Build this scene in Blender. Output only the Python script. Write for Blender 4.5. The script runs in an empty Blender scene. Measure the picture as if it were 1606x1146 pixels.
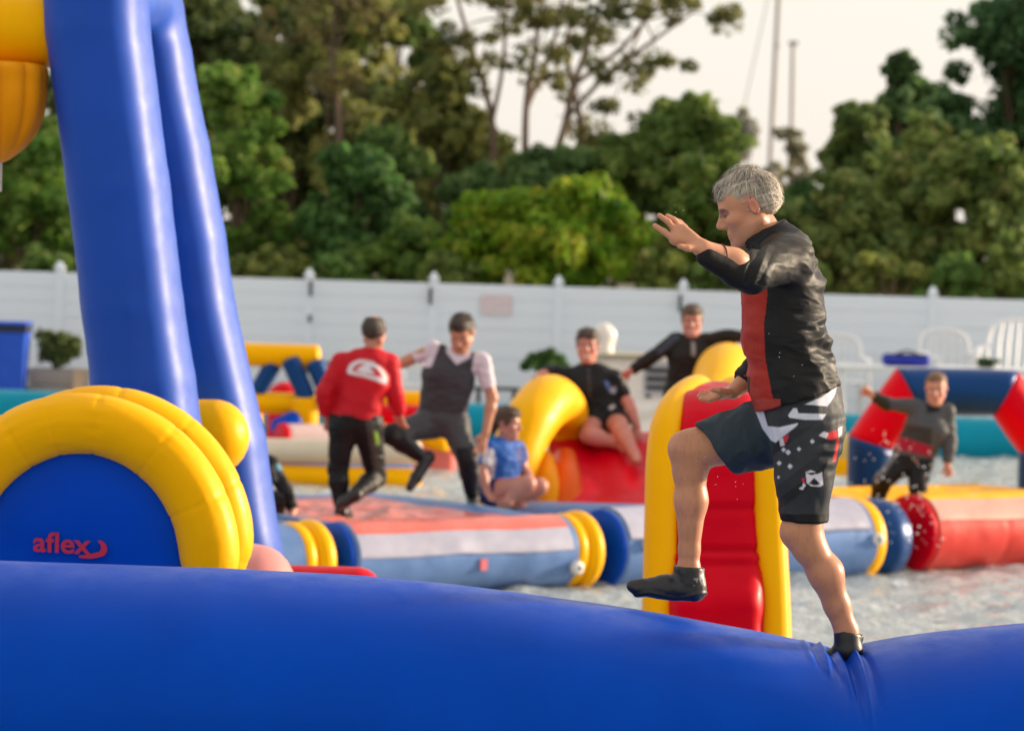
import bpy, math, random
import numpy as np
from mathutils import Vector, Matrix

# ------------------------------------------------------------------ camera, sky, sun, exposure
SC = bpy.context.scene
COL = SC.collection
FPX, CX, CY, CAMH = 5268.0, 803.0, 573.0, 2.6       # focal length in photo pixels, picture centre, eye height over the water
PITCH, ROLL = math.atan(186.0 / 5268.0), math.radians(1.65)
FV = Vector((0, math.cos(PITCH), -math.sin(PITCH)))
U0 = Vector((0, math.sin(PITCH), math.cos(PITCH)))
R0 = Vector((1, 0, 0))
RV = R0 * math.cos(ROLL) + U0 * math.sin(ROLL)
UV = -R0 * math.sin(ROLL) + U0 * math.cos(ROLL)
CPOS = Vector((0, 0, CAMH))
cam = bpy.data.cameras.new('camera')
cam.sensor_width = 36.0
cam.lens = FPX / 1606.0 * 36.0
cam.clip_end = 2000
cam.dof.use_dof = True
cam.dof.focus_distance = 12.0
cam.dof.aperture_fstop = 3.5
co = bpy.data.objects.new('camera', cam)
COL.objects.link(co)
mw = Matrix.Identity(4)
for r in range(3):
    mw[r][0], mw[r][1], mw[r][2], mw[r][3] = RV[r], UV[r], -FV[r], CPOS[r]
co.matrix_world = mw
SC.camera = co

SUN_AZ, SUN_EL = math.radians(70), math.radians(13)   # azimuth from +Y (away from camera) towards +X
sdir = Vector((math.sin(SUN_AZ) * math.cos(SUN_EL), math.cos(SUN_AZ) * math.cos(SUN_EL), math.sin(SUN_EL)))
world = bpy.data.worlds.new('World')
SC.world = world
world.use_nodes = True
wn = world.node_tree
wn.nodes.clear()
sky = wn.nodes.new('ShaderNodeTexSky')
sky.sky_type = 'NISHITA'
sky.sun_disc = False
sky.sun_elevation = SUN_EL
sky.sun_rotation = SUN_AZ
sky.dust_density = 2.0
veil = wn.nodes.new('ShaderNodeMix')
veil.data_type = 'RGBA'
veil.inputs[0].default_value = 0.75
veil.inputs[7].default_value = (7.9, 7.35, 6.8, 1)       # thin even cloud veil over the whole sky
bg = wn.nodes.new('ShaderNodeBackground')
bg.inputs[1].default_value = 0.1
wo = wn.nodes.new('ShaderNodeOutputWorld')
wn.links.new(sky.outputs[0], veil.inputs[6])
wn.links.new(veil.outputs[2], bg.inputs[0])
wn.links.new(bg.outputs[0], wo.inputs[0])
sl = bpy.data.lights.new('sun', 'SUN')
sl.energy = 5.0
sl.angle = math.radians(5.0)
sl.color = (1.0, 0.80, 0.58)
so = bpy.data.objects.new('sun', sl)
COL.objects.link(so)
so.rotation_euler = (-sdir).to_track_quat('-Z', 'Y').to_euler()
so.location = (20, 12, 12)
SC.view_settings.view_transform = 'Standard'
SC.view_settings.look = 'None'
SC.view_settings.exposure = 0.56
SC.view_settings.gamma = 1.0
SC.view_settings.use_curve_mapping = False
SC.cycles.max_bounces = 8
SC.cycles.use_denoising = True

# ------------------------------------------------------------------ helpers
rng = np.random.default_rng(7)
random.seed(7)

def ray(px, py):
    return FV + RV * ((px - CX) / FPX) + UV * ((CY - py) / FPX)

def at(px, py, Y):
    d = ray(px, py)
    return CPOS + d * (Y / d.y)

def A3(px, py, Y):
    return np.array(at(px, py, Y))

def onz(px, py, z):
    d = ray(px, py)
    return CPOS + d * ((z - CAMH) / d.z)

_R, _U, _F = np.array(RV), np.array(UV), np.array(FV)

def proj(P):
    q = P - np.array(CPOS)
    d = q @ _F
    return CX + FPX * (q @ _R) / d, CY - FPX * (q @ _U) / d

def S(Y):
    return FPX / Y

def hash3(i, j, k, seed):
    h = (i * 374761393 + j * 668265263 + k * 2147483647 + seed * 974711) & 0xFFFFFFFF
    h = ((h ^ (h >> 13)) * 1274126177) & 0xFFFFFFFF
    h = h ^ (h >> 16)
    return (h & 0xFFFF) / 65535.0

def vnoise(P, seed=0):
    P = np.asarray(P, dtype=np.float64)
    I = np.floor(P).astype(np.int64)
    f = P - I
    f = f * f * (3 - 2 * f)
    out = np.zeros(len(P))
    for dx in (0, 1):
        for dy in (0, 1):
            for dz in (0, 1):
                w = (f[:, 0] if dx else 1 - f[:, 0]) * (f[:, 1] if dy else 1 - f[:, 1]) * (f[:, 2] if dz else 1 - f[:, 2])
                out += w * hash3(I[:, 0] + dx, I[:, 1] + dy, I[:, 2] + dz, seed)
    return out * 2 - 1

def fbm(P, seed=0, o=3):
    s, a = 0, 1.0
    for n in range(o):
        s = s + a * vnoise(P * (2.03 ** n) + n * 17.3, seed + n)
        a *= 0.5
    return s

# ---- materials
MATS = {}

def principled(name):
    m = bpy.data.materials.new(name)
    m.use_nodes = True
    nt = m.node_tree
    b = nt.nodes['Principled BSDF']
    return m, nt, b

def noise(nt, scale, detail=4, rough=0.55, coord='Object', stretch=None):
    tc = nt.nodes.new('ShaderNodeTexCoord')
    n = nt.nodes.new('ShaderNodeTexNoise')
    n.inputs['Scale'].default_value = scale
    n.inputs['Detail'].default_value = detail
    n.inputs['Roughness'].default_value = rough
    if stretch:
        mp = nt.nodes.new('ShaderNodeMapping')
        mp.inputs['Scale'].default_value = stretch
        nt.links.new(tc.outputs[coord], mp.inputs[0])
        nt.links.new(mp.outputs[0], n.inputs[0])
    else:
        nt.links.new(tc.outputs[coord], n.inputs[0])
    return n

def ramp(nt, src, c0, c1, p0=0.3, p1=0.7):
    r = nt.nodes.new('ShaderNodeValToRGB')
    r.color_ramp.elements[0].position = p0
    r.color_ramp.elements[1].position = p1
    r.color_ramp.elements[0].color = c0
    r.color_ramp.elements[1].color = c1
    nt.links.new(src, r.inputs[0])
    return r

def bump(nt, b, src, strength, dist):
    bp = nt.nodes.new('ShaderNodeBump')
    bp.inputs['Strength'].default_value = strength
    bp.inputs['Distance'].default_value = dist
    nt.links.new(src, bp.inputs['Height'])
    nt.links.new(bp.outputs[0], b.inputs['Normal'])
    return bp

def plain(name, c, rough=0.6, var=0.18, nscale=5.0, bumps=0.15, bscale=40.0, bdist=0.004, metal=0.0, spec=0.5, stretch=None):
    if name in MATS:
        return MATS[name]
    m, nt, b = principled(name)
    n = noise(nt, nscale, 5, 0.6, stretch=stretch)
    lo = tuple(max(0, x * (1 - var)) for x in c) + (1,)
    hi = tuple(min(1, x * (1 + var)) for x in c) + (1,)
    r = ramp(nt, n.outputs[0], lo, hi)
    nt.links.new(r.outputs[0], b.inputs['Base Color'])
    b.inputs['Roughness'].default_value = rough
    b.inputs['Metallic'].default_value = metal
    b.inputs['Specular IOR Level'].default_value = spec
    if bumps > 0:
        n2 = noise(nt, bscale, 3, 0.6)
        bump(nt, b, n2.outputs[0], bumps, bdist)
    MATS[name] = m
    return m

def vinyl(name, c, rough=0.42, spec=0.50, var=0.10, soft=0.25, coat=0.06, crough=0.30):
    if name in MATS:
        return MATS[name]
    m, nt, b = principled(name)
    n = noise(nt, 2.2, 6, 0.6)
    lo = tuple(x * (1 - var) for x in c) + (1,)
    hi = tuple(min(1, x * (1 + var)) for x in c) + (1,)
    r = ramp(nt, n.outputs[0], lo, hi)
    nt.links.new(r.outputs[0], b.inputs['Base Color'])
    n3 = noise(nt, 9, 5, 0.65)
    rr = ramp(nt, n3.outputs[0], (rough * 0.8,) * 3 + (1,), (min(1, rough * 1.35),) * 3 + (1,))
    nt.links.new(rr.outputs[0], b.inputs['Roughness'])
    b.inputs['Specular IOR Level'].default_value = spec
    mx = max(c)
    b.inputs['Specular Tint'].default_value = tuple(0.05 + 0.95 * x / mx for x in c) + (1,)
    b.inputs['Coat Weight'].default_value = coat
    b.inputs['Coat Roughness'].default_value = crough
    n2 = noise(nt, 7, 3, 0.5)
    bump(nt, b, n2.outputs[0], soft, 0.012)
    MATS[name] = m
    return m

def vcol(name, rough=0.5, spec=0.5, bs=0.2, bscale=120.0, bdist=0.002, sss=0.0, rvar=0.2):
    if name in MATS:
        return MATS[name]
    m, nt, b = principled(name)
    a = nt.nodes.new('ShaderNodeVertexColor')
    a.layer_name = 'col'
    nt.links.new(a.outputs[0], b.inputs['Base Color'])
    n3 = noise(nt, 14, 4, 0.6)
    rr = ramp(nt, n3.outputs[0], (rough * (1 - rvar),) * 3 + (1,), (min(1, rough * (1 + rvar)),) * 3 + (1,))
    nt.links.new(rr.outputs[0], b.inputs['Roughness'])
    b.inputs['Specular IOR Level'].default_value = spec
    if sss:
        b.inputs['Subsurface Weight'].default_value = sss
        b.inputs['Subsurface Radius'].default_value = (0.02, 0.008, 0.004)
        b.inputs['Subsurface Scale'].default_value = 0.5
    n2 = noise(nt, bscale, 3, 0.6)
    bump(nt, b, n2.outputs[0], bs, bdist)
    MATS[name] = m
    return m

BLUE = vinyl('blue_vinyl', (0.0, 0.056, 0.44), 0.42)
TOWERB = vinyl('tower_blue_vinyl', (0.0, 0.062, 0.42), 0.55, spec=0.3, coat=0.55, crough=0.46, soft=0.12)
BLUE2 = vinyl('glare_blue_vinyl', (0.12, 0.215, 0.44), 0.40, var=0.18)  # same blue as the end caps, glare lightened into its base colour
NAVY = vinyl('navy_vinyl', (0.008, 0.045, 0.16), 0.33)
YEL = vinyl('yellow_vinyl', (0.94, 0.46, 0.0), 0.44, var=0.06)
RED = vinyl('red_vinyl', (0.60, 0.0, 0.012), 0.42)
REDF = vinyl('faded_red_vinyl', (0.66, 0.17, 0.14), 0.28, var=0.2)
REDC = vinyl('coral_vinyl', (0.60, 0.055, 0.045), 0.40, var=0.2)
ORA = vinyl('orange_vinyl', (0.80, 0.30, 0.004), 0.4)
PALE = vinyl('pale_vinyl', (0.62, 0.55, 0.55), 0.35)
TEAL = vinyl('teal_liner', (0.006, 0.25, 0.36), 0.4)
WHITEV = vinyl('white_vinyl', (0.72, 0.70, 0.66), 0.35)
WPLA = plain('white_plastic', (0.86, 0.87, 0.88), 0.45, 0.04, bumps=0.05)
BLACKP = plain('black_plastic', (0.012, 0.012, 0.013), 0.45, 0.2)
ROPE = plain('rope', (0.6, 0.56, 0.5), 0.8, 0.2, 30)

# ---- objects
def tag(o, label=None, cat=None, group=None, kind=None):
    if label: o['label'] = label
    if cat: o['category'] = cat
    if group: o['group'] = group
    if kind: o['kind'] = kind
    return o

def thing(name, loc, label, cat, group=None):
    o = bpy.data.objects.new(name, None)
    o.empty_display_size = 0.1
    COL.objects.link(o)
    o.location = loc
    tag(o, label, cat, group)
    return o

def obj(name, V, Fc, mat, parent=None, smooth=True, cols=None):
    V = np.asarray(V, dtype=np.float64)
    if parent is not None:
        base = Vector((0, 0, 0))
        q = parent
        while q is not None:
            base = base + q.location
            q = q.parent
        V = V - np.array(base)
    me = bpy.data.meshes.new(name)
    if isinstance(Fc, np.ndarray) and Fc.ndim == 2:
        n, k = Fc.shape
        me.vertices.add(len(V))
        me.vertices.foreach_set('co', V.astype(np.float32).ravel())
        me.loops.add(n * k)
        me.loops.foreach_set('vertex_index', Fc.astype(np.int32).ravel())
        me.polygons.add(n)
        me.polygons.foreach_set('loop_start', np.arange(0, n * k, k, dtype=np.int32))
        me.update(calc_edges=True)
    else:
        me.from_pydata([tuple(v) for v in V], [], [tuple(f) for f in Fc])
    if smooth:
        me.polygons.foreach_set('use_smooth', np.ones(len(me.polygons), dtype=bool))
    if cols is not None:
        a = me.color_attributes.new('col', 'FLOAT_COLOR', 'POINT')
        c4 = np.ones((len(V), 4), dtype=np.float32)
        c4[:, :3] = cols
        a.data.foreach_set('color', c4.ravel())
    if mat is not None:
        for mm in (mat if isinstance(mat, (list, tuple)) else [mat]):
            me.materials.append(mm)
    o = bpy.data.objects.new(name, me)
    COL.objects.link(o)
    if parent is not None:
        o.parent = parent
    return o

def box(c, s, ang=0.0):
    """verts, faces of a box with centre c, size s, turned ang about z"""
    c = np.array(c, float); s = np.array(s, float) / 2
    v = np.array([[x, y, z] for x in (-1, 1) for y in (-1, 1) for z in (-1, 1)]) * s
    ca, sa = math.cos(ang), math.sin(ang)
    v = np.stack([v[:, 0] * ca - v[:, 1] * sa, v[:, 0] * sa + v[:, 1] * ca, v[:, 2]], 1) + c
    f = [(0, 1, 3, 2), (4, 6, 7, 5), (0, 4, 5, 1), (2, 3, 7, 6), (0, 2, 6, 4), (1, 5, 7, 3)]
    return v, f

def join(parts):
    V, Fc, n = [], [], 0
    for v, f in parts:
        V.append(np.asarray(v, float))
        Fc += [tuple(int(i) + n for i in q) for q in f]
        n += len(v)
    return np.concatenate(V), Fc

def bevel_obj(o, w=0.008, seg=2):
    m = o.modifiers.new('bevel', 'BEVEL')
    m.width = w
    m.segments = seg
    m.limit_method = 'ANGLE'
    return o

def catmull(P, n):
    P = np.asarray(P, float)
    if len(P) == 2:
        t = np.linspace(0, 1, n)[:, None]
        return P[0] + (P[1] - P[0]) * t
    Q = np.vstack([2 * P[0] - P[1], P, 2 * P[-1] - P[-2]])
    out = []
    m = len(P) - 1
    for x in np.linspace(0, m, n):
        i = min(int(x), m - 1)
        t = x - i
        p0, p1, p2, p3 = Q[i], Q[i + 1], Q[i + 2], Q[i + 3]
        out.append(0.5 * (2 * p1 + (p2 - p0) * t + (2 * p0 - 5 * p1 + 4 * p2 - p3) * t * t + (3 * p1 - p0 - 3 * p2 + p3) * t ** 3))
    return np.array(out)

def tube(path, rad, n=60, seg=32, cap=('dome', 'dome'), depth=(0.6, 0.6), seams=(), pucker=0.0, sq=(1, 1), wob=0.0, seed=1, closed=False):
    """lofted tube along path; rad a number or a list along the path; seams = list of t with a pinched weld"""
    path = np.asarray(path, float)
    C = catmull(path, n)
    if np.ndim(rad) == 0:
        Rr = np.full(n, float(rad))
    else:
        Rr = catmull(np.array([[r, 0, 0] for r in rad]), n)[:, 0]
    T = np.gradient(C, axis=0)
    T /= np.linalg.norm(T, axis=1)[:, None]
    up = np.array([0, 0, 1.0])
    if abs(T[0] @ up) > 0.9:
        up = np.array([0, 1.0, 0])
    N = np.zeros_like(T)
    nn = up - T[0] * (up @ T[0])
    nn /= np.linalg.norm(nn)
    for i in range(n):
        nn = nn - T[i] * (nn @ T[i])
        nn /= np.linalg.norm(nn)
        N[i] = nn
    B = np.cross(T, N)
    tt = np.linspace(0, 1, n)
    L = np.linalg.norm(np.diff(C, axis=0), axis=1).sum()
    sections = []
    def ring(c, t, nrm, bn, r):
        a = np.linspace(0, 2 * math.pi, seg, endpoint=False)
        return c + nrm * (np.cos(a) * r * sq[0])[:, None] + bn * (np.sin(a) * r * sq[1])[:, None]
    if cap[0] == 'dome':
        for k in range(6):
            a = (k + 0.35) / 6 * math.pi / 2
            sections.append(ring(C[0] - T[0] * Rr[0] * depth[0] * math.cos(a), 0, N[0], B[0], Rr[0] * math.sin(a)))
    elif cap[0] == 'flat':
        for rr_, bz in ((0.05, 0.10), (0.5, 0.085), (0.85, 0.045), (0.97, 0.012)):
            sections.append(ring(C[0] - T[0] * Rr[0] * bz, 0, N[0], B[0], Rr[0] * rr_))
    for i in range(n):
        r = Rr[i]
        for s_ in seams:
            d = (tt[i] - s_) * L
            r = r * (1 - 0.028 * math.exp(-(d / 0.009) ** 2))
        R = ring(C[i], tt[i], N[i], B[i], r)
        sections.append(R)
    if cap[1] == 'dome':
        for k in range(5, -1, -1):
            a = (k + 0.35) / 6 * math.pi / 2
            sections.append(ring(C[-1] + T[-1] * Rr[-1] * depth[1] * math.cos(a), 1, N[-1], B[-1], Rr[-1] * math.sin(a)))
    elif cap[1] == 'flat':
        for rr_, bz in ((0.97, 0.012), (0.85, 0.045), (0.5, 0.085), (0.05, 0.10)):
            sections.append(ring(C[-1] + T[-1] * Rr[-1] * bz, 1, N[-1], B[-1], Rr[-1] * rr_))
    V = np.concatenate(sections)
    m = len(sections)
    if wob > 0:
        cen = np.repeat(np.array([s.mean(0) for s in sections]), seg, axis=0)
        dirv = V - cen
        V = V + dirv * (wob * fbm(V * 5.0, seed, 3))[:, None]
    if pucker > 0:
        cen = np.repeat(np.array([s.mean(0) for s in sections]), seg, axis=0)
        dirv = V - cen
        off = {'dome': 6, 'flat': 4}.get(cap[0], 0)
        tv = np.repeat((np.arange(m) - off) / max(1, n - 1), seg)
        w = np.zeros(len(V))
        for s_ in seams:
            w = np.maximum(w, np.exp(-np.abs(tv - s_) * L / 0.05))
        ang = np.tile(np.arange(seg), m)
        w2 = vnoise(np.stack([ang * 0.9, tv * L * 6, np.zeros(len(V))], 1), seed)
        V = V + dirv * (pucker * w * w2)[:, None]
    i = np.arange(m - 1)[:, None] * seg
    j = np.arange(seg)[None, :]
    j2 = (j + 1) % seg
    Fq = np.stack([i + j, i + j2, i + seg + j2, i + seg + j], 2).reshape(-1, 4)
    Fc = [tuple(q) for q in Fq.tolist()]
    if not closed:
        Fc.append(tuple(range(seg - 1, -1, -1)))
        Fc.append(tuple(range((m - 1) * seg, m * seg)))
    return V, [tuple(reversed(q)) for q in Fc]

# ---- distance-field modelling (bodies, clothes, soft inflatables)
class Field:
    def __init__(self, lo, hi, res):
        self.lo = np.array(lo, float)
        self.res = res
        self.n = np.ceil((np.array(hi) - self.lo) / res).astype(int) + 2
        self.D = np.full(tuple(self.n), 0.12, dtype=np.float32)
    def win(self, lo, hi, m):
        a = np.clip(np.floor((np.array(lo) - m - self.lo) / self.res).astype(int), 0, self.n - 1)
        b = np.clip(np.ceil((np.array(hi) + m - self.lo) / self.res).astype(int) + 1, 1, self.n)
        g = [self.lo[i] + self.res * np.arange(a[i], b[i]) for i in range(3)]
        X, Y, Z = np.meshgrid(*g, indexing='ij')
        return tuple(slice(a[i], b[i]) for i in range(3)), X, Y, Z
    def mix(self, sl, d, k, sub=False):
        a = self.D[sl]
        d = d.astype(np.float32)
        if sub:
            d = -d
            h = np.clip(0.5 - 0.5 * (d - a) / k, 0, 1)
            self.D[sl] = d * (1 - h) + a * h + k * h * (1 - h)
        else:
            h = np.clip(0.5 + 0.5 * (d - a) / k, 0, 1)
            self.D[sl] = d * (1 - h) + a * h - k * h * (1 - h)
    def put(self, p, off=0.0, res_t=None):
        k = p.get('k', 0.02)
        sub = p.get('sub', False)
        if p['kind'] == 'cone':
            a, b = np.array(p['a'], float), np.array(p['b'], float)
            ra, rb = p['ra'] + off, p['rb'] + off
            cut = list(p.get('cut', []))
            if res_t is not None:
                t0, t1 = res_t
                a2, b2 = a + (b - a) * t0, a + (b - a) * t1
                ra2, rb2 = ra + (rb - ra) * t0, ra + (rb - ra) * t1
                dn = (b - a) / np.linalg.norm(b - a)
                if t1 < 1: cut.append((b2, dn))
                if t0 > 0: cut.append((a2, -dn))
                a, b, ra, rb = a2, b2, ra2, rb2
            w, f = p.get('flat', (None, 1))
            R = max(ra, rb) * max(1, f)
            sl, X, Y, Z = self.win(np.minimum(a, b) - R, np.maximum(a, b) + R, 0.045 + k)
            if X.size == 0: return
            ba = b - a
            L2 = max(ba @ ba, 1e-9)
            qx, qy, qz = X - a[0], Y - a[1], Z - a[2]
            t = np.clip((qx * ba[0] + qy * ba[1] + qz * ba[2]) / L2, 0, 1)
            qx, qy, qz = qx - t * ba[0], qy - t * ba[1], qz - t * ba[2]
            if w is not None:
                s = (qx * w[0] + qy * w[1] + qz * w[2]) * (1.0 / f - 1)
                qx, qy, qz = qx + w[0] * s, qy + w[1] * s, qz + w[2] * s
            rt = ra + (rb - ra) * t
            if p.get('square') is not None:
                w1, w2, fr = p['square']
                u1 = qx * w1[0] + qy * w1[1] + qz * w1[2]
                u2 = qx * w2[0] + qy * w2[1] + qz * w2[2]
                rest = np.maximum(qx * qx + qy * qy + qz * qz - u1 * u1 - u2 * u2, 0)
                h = rt * (1 - fr)
                d = np.sqrt(np.maximum(np.abs(u1) - h, 0) ** 2 + np.maximum(np.abs(u2) - h, 0) ** 2 + rest) - rt * fr + np.minimum(np.maximum(np.abs(u1), np.abs(u2)) - h, 0)
            else:
                d = (np.sqrt(qx * qx + qy * qy + qz * qz) - rt) * min(1.0, f)
            for (c, nn) in cut:
                d = np.maximum(d, (X - c[0]) * nn[0] + (Y - c[1]) * nn[1] + (Z - c[2]) * nn[2])
        else:
            c = np.array(p['c'], float)
            r = np.array(p['r'], float) + off
            M = np.array(p.get('M', np.eye(3)), float)     # rows = local axes
            R = r.max()
            sl, X, Y, Z = self.win(c - R, c + R, 0.045 + k)
            if X.size == 0: return
            qx, qy, qz = X - c[0], Y - c[1], Z - c[2]
            l = [qx * M[i, 0] + qy * M[i, 1] + qz * M[i, 2] for i in range(3)]
            k0 = np.sqrt(sum((l[i] / r[i]) ** 2 for i in range(3)))
            k1 = np.sqrt(sum((l[i] / r[i] ** 2) ** 2 for i in range(3))) + 1e-6
            d = k0 * (k0 - 1) / k1
            d = np.where(k0 < 0.05, -r.min(), d)
            for (cc, nn) in p.get('cut', []):
                d = np.maximum(d, (X - cc[0]) * nn[0] + (Y - cc[1]) * nn[1] + (Z - cc[2]) * nn[2])
        self.mix(sl, d, k, sub)
    def plane(self, c, nn):
        g = [self.lo[i] + self.res * np.arange(self.n[i]) for i in range(3)]
        X, Y, Z = np.meshgrid(*g, indexing='ij', sparse=True)
        d = (X - c[0]) * nn[0] + (Y - c[1]) * nn[1] + (Z - c[2]) * nn[2]
        self.D = np.maximum(self.D, d.astype(np.float32))
    def mesh(self):
        D = self.D
        nx, ny, nz = D.shape
        ins = D < 0
        cnt = np.zeros((nx - 1, ny - 1, nz - 1), np.uint8)
        cr = [(x, y, z) for x in (0, 1) for y in (0, 1) for z in (0, 1)]
        for x, y, z in cr:
            cnt += ins[x:nx - 1 + x, y:ny - 1 + y, z:nz - 1 + z]
        act = np.flatnonzero((cnt > 0) & (cnt < 8))
        i, j, k = np.unravel_index(act, cnt.shape)
        vals = {c: D[i + c[0], j + c[1], k + c[2]] for c in cr}
        P = np.zeros((len(act), 3)); N = np.zeros(len(act))
        for a in cr:
            for ax in range(3):
                if a[ax] == 0:
                    b = list(a); b[ax] = 1; b = tuple(b)
                    va, vb = vals[a], vals[b]
                    m = (va < 0) != (vb < 0)
                    t = np.where(m, va / np.where(m, va - vb, 1), 0)
                    for q in range(3):
                        P[:, q] += np.where(m, a[q] + (t if q == ax else 0), 0)
                    N += m
        V = self.lo + self.res * (np.stack([i, j, k], 1) + P / N[:, None])
        sh = cnt.shape
        Fs = []
        for ax in range(3):
            o1, o2 = [(1, 2), (2, 0), (0, 1)][ax]
            s0 = [slice(1, -1)] * 3; s1 = [slice(1, -1)] * 3
            s0[ax] = slice(0, -1); s1[ax] = slice(1, None)
            A, Bq = ins[tuple(s0)], ins[tuple(s1)]
            E = np.argwhere(A != Bq)
            fl = A[tuple(E.T)]
            off = np.ones(3, int); off[ax] = 0
            E = E + off
            def cell(d1, d2):
                c = E.copy(); c[:, o1] += d1; c[:, o2] += d2
                return np.searchsorted(act, np.ravel_multi_index(tuple(c.T), sh))
            q = np.stack([cell(-1, -1), cell(0, -1), cell(0, 0), cell(-1, 0)], 1)
            q[~fl] = q[~fl][:, ::-1]
            Fs.append(q)
        return V, np.concatenate(Fs)

def prim_bounds(prims, pad=0.06):
    lo, hi = np.full(3, 1e9), np.full(3, -1e9)
    for p in prims:
        if p.get('sub'): continue
        if p['kind'] == 'cone':
            f = max(1, p.get('flat', (None, 1))[1])
            R = max(p['ra'], p['rb']) * f
            for q in (p['a'], p['b']):
                lo = np.minimum(lo, np.array(q) - R); hi = np.maximum(hi, np.array(q) + R)
        else:
            R = max(p['r'])
            lo = np.minimum(lo, np.array(p['c']) - R); hi = np.maximum(hi, np.array(p['c']) + R)
    return lo - pad, hi + pad

def cone(a, b, ra, rb, k=0.02, tagn='', **kw):
    return dict(kind='cone', a=np.array(a, float), b=np.array(b, float), ra=ra, rb=rb, k=k, tag=tagn, **kw)

def ell(c, r, M=None, k=0.02, tagn='', **kw):
    d = dict(kind='ell', c=np.array(c, float), r=np.array(r, float), k=k, tag=tagn, **kw)
    if M is not None: d['M'] = np.array(M, float)
    return d

def field_mesh(prims, res, off=0.0, planes=()):
    lo, hi = prim_bounds(prims)
    f = Field(lo, hi, res)
    for p in prims:
        if not p.get('sub'): f.put(p, off, p.get('range'))
    for p in prims:
        if p.get('sub'): f.put(p, 0.0)
    for c, n in planes:
        f.plane(np.array(c), np.array(n))
    return f.mesh()

def normals(V, Fq):
    n = np.cross(V[Fq[:, 2]] - V[Fq[:, 0]], V[Fq[:, 3]] - V[Fq[:, 1]])
    N = np.zeros_like(V)
    for q in range(4):
        np.add.at(N, Fq[:, q], n)
    return N / (np.linalg.norm(N, axis=1)[:, None] + 1e-12)

def relax(V, Fq, it=1, w=0.5):
    for _ in range(it):
        A = np.zeros_like(V); c = np.zeros(len(V))
        for a, b in ((0, 1), (1, 2), (2, 3), (3, 0)):
            np.add.at(A, Fq[:, a], V[Fq[:, b]]); np.add.at(A, Fq[:, b], V[Fq[:, a]])
            np.add.at(c, Fq[:, a], 1); np.add.at(c, Fq[:, b], 1)
        V = V + (A / c[:, None] - V) * w
    return V

def inpoly(x, y, poly):
    r = np.zeros(len(x), bool)
    n = len(poly)
    for i in range(n):
        x0, y0 = poly[i]; x1, y1 = poly[(i + 1) % n]
        c = ((y0 > y) != (y1 > y)) & (x < (x1 - x0) * (y - y0) / ((y1 - y0) or 1e-9) + x0)
        r ^= c
    return r

def lerp(a, b, t):
    return np.array(a) + (np.array(b) - np.array(a)) * t

def mitred(points, r, seg=40):
    """list of (verts, faces), one per straight segment, cut on the bisector planes where they meet"""
    P = [np.array(p, float) for p in points]
    D = [unit0(P[i + 1] - P[i]) for i in range(len(P) - 1)]
    out = []
    for i, d in enumerate(D):
        up = np.array([0, 1.0, 0])
        s = unit0(np.cross(d, up)); t = np.cross(s, d)
        a = np.linspace(0, 2 * math.pi, seg, endpoint=False)
        circ = s * np.cos(a)[:, None] * r + t * np.sin(a)[:, None] * r
        n0 = d if i == 0 else unit0(D[i - 1] + d)
        n1 = d if i == len(D) - 1 else unit0(d + D[i + 1])
        L = np.linalg.norm(P[i + 1] - P[i])
        def ring(c, n):
            q = c + circ
            return q - d * (((q - c) @ n) / (d @ n))[:, None]
        e0, e1 = ring(P[i], n0), ring(P[i + 1], n1)
        secs = []
        for t_ in np.linspace(0, 1, 14):
            puff = 1 + 0.03 * math.sin(math.pi * t_)
            q = e0 + (e1 - e0) * t_
            c = P[i] + (P[i + 1] - P[i]) * t_
            ax = c + d * ((q - c) @ d)[:, None]
            secs.append(ax + (q - ax) * puff)
        V = np.concatenate(secs)
        m = len(secs)
        ii = np.arange(m - 1)[:, None] * seg; j = np.arange(seg)[None]; j2 = (j + 1) % seg
        F = [tuple(x) for x in np.stack([ii + j, ii + seg + j, ii + seg + j2, ii + j2], 2).reshape(-1, 4).tolist()]
        F += [tuple(range(seg)), tuple(range(m * seg - 1, (m - 1) * seg - 1, -1))]
        out.append((V, F))
    return out

def unit0(v):
    return v / np.linalg.norm(v)

# ------------------------------------------------------------------ the setting
DECK = 0.25
FENCE_Y = 49.0

def build_ground():
    xs = np.array([-900, -60, -20, -10, 0, 10, 20, 60, 900.0])
    prof = [(-900, 0.35), (-42, 0.35), (-40, -1.6), (44.75, -1.6), (44.9, DECK), (49.3, DECK), (49.4, DECK - 0.06), (120, DECK - 0.06), (1500, DECK)]
    V = [(x, y, z) for y, z in prof for x in xs]
    n = len(xs)
    Fc = [(i * n + j, i * n + j + 1, (i + 1) * n + j + 1, (i + 1) * n + j) for i in range(len(prof) - 1) for j in range(n - 1)]
    m, nt, b = principled('ground_soil')
    nn = noise(nt, 0.8, 8, 0.7)
    r = ramp(nt, nn.outputs[0], (0.05, 0.055, 0.03, 1), (0.14, 0.12, 0.08, 1))
    nt.links.new(r.outputs[0], b.inputs['Base Color'])
    b.inputs['Roughness'].default_value = 0.95
    bump(nt, b, nn.outputs[0], 0.5, 0.05)
    tag(obj('ground', V, Fc, m, smooth=False), kind='structure')
    # concrete deck along the far bank
    m2, nt, b = principled('deck_concrete')
    nn = noise(nt, 3, 8, 0.7)
    r = ramp(nt, nn.outputs[0], (0.30, 0.28, 0.25, 1), (0.46, 0.43, 0.38, 1))
    nt.links.new(r.outputs[0], b.inputs['Base Color'])
    b.inputs['Roughness'].default_value = 0.9
    bump(nt, b, nn.outputs[0], 0.3, 0.01)
    v, f = box((0, 47.05, DECK - 0.06), (60, 4.4, 0.13))
    deck = tag(obj('deck', v, f, m2, smooth=False), kind='structure')
    return deck

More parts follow.
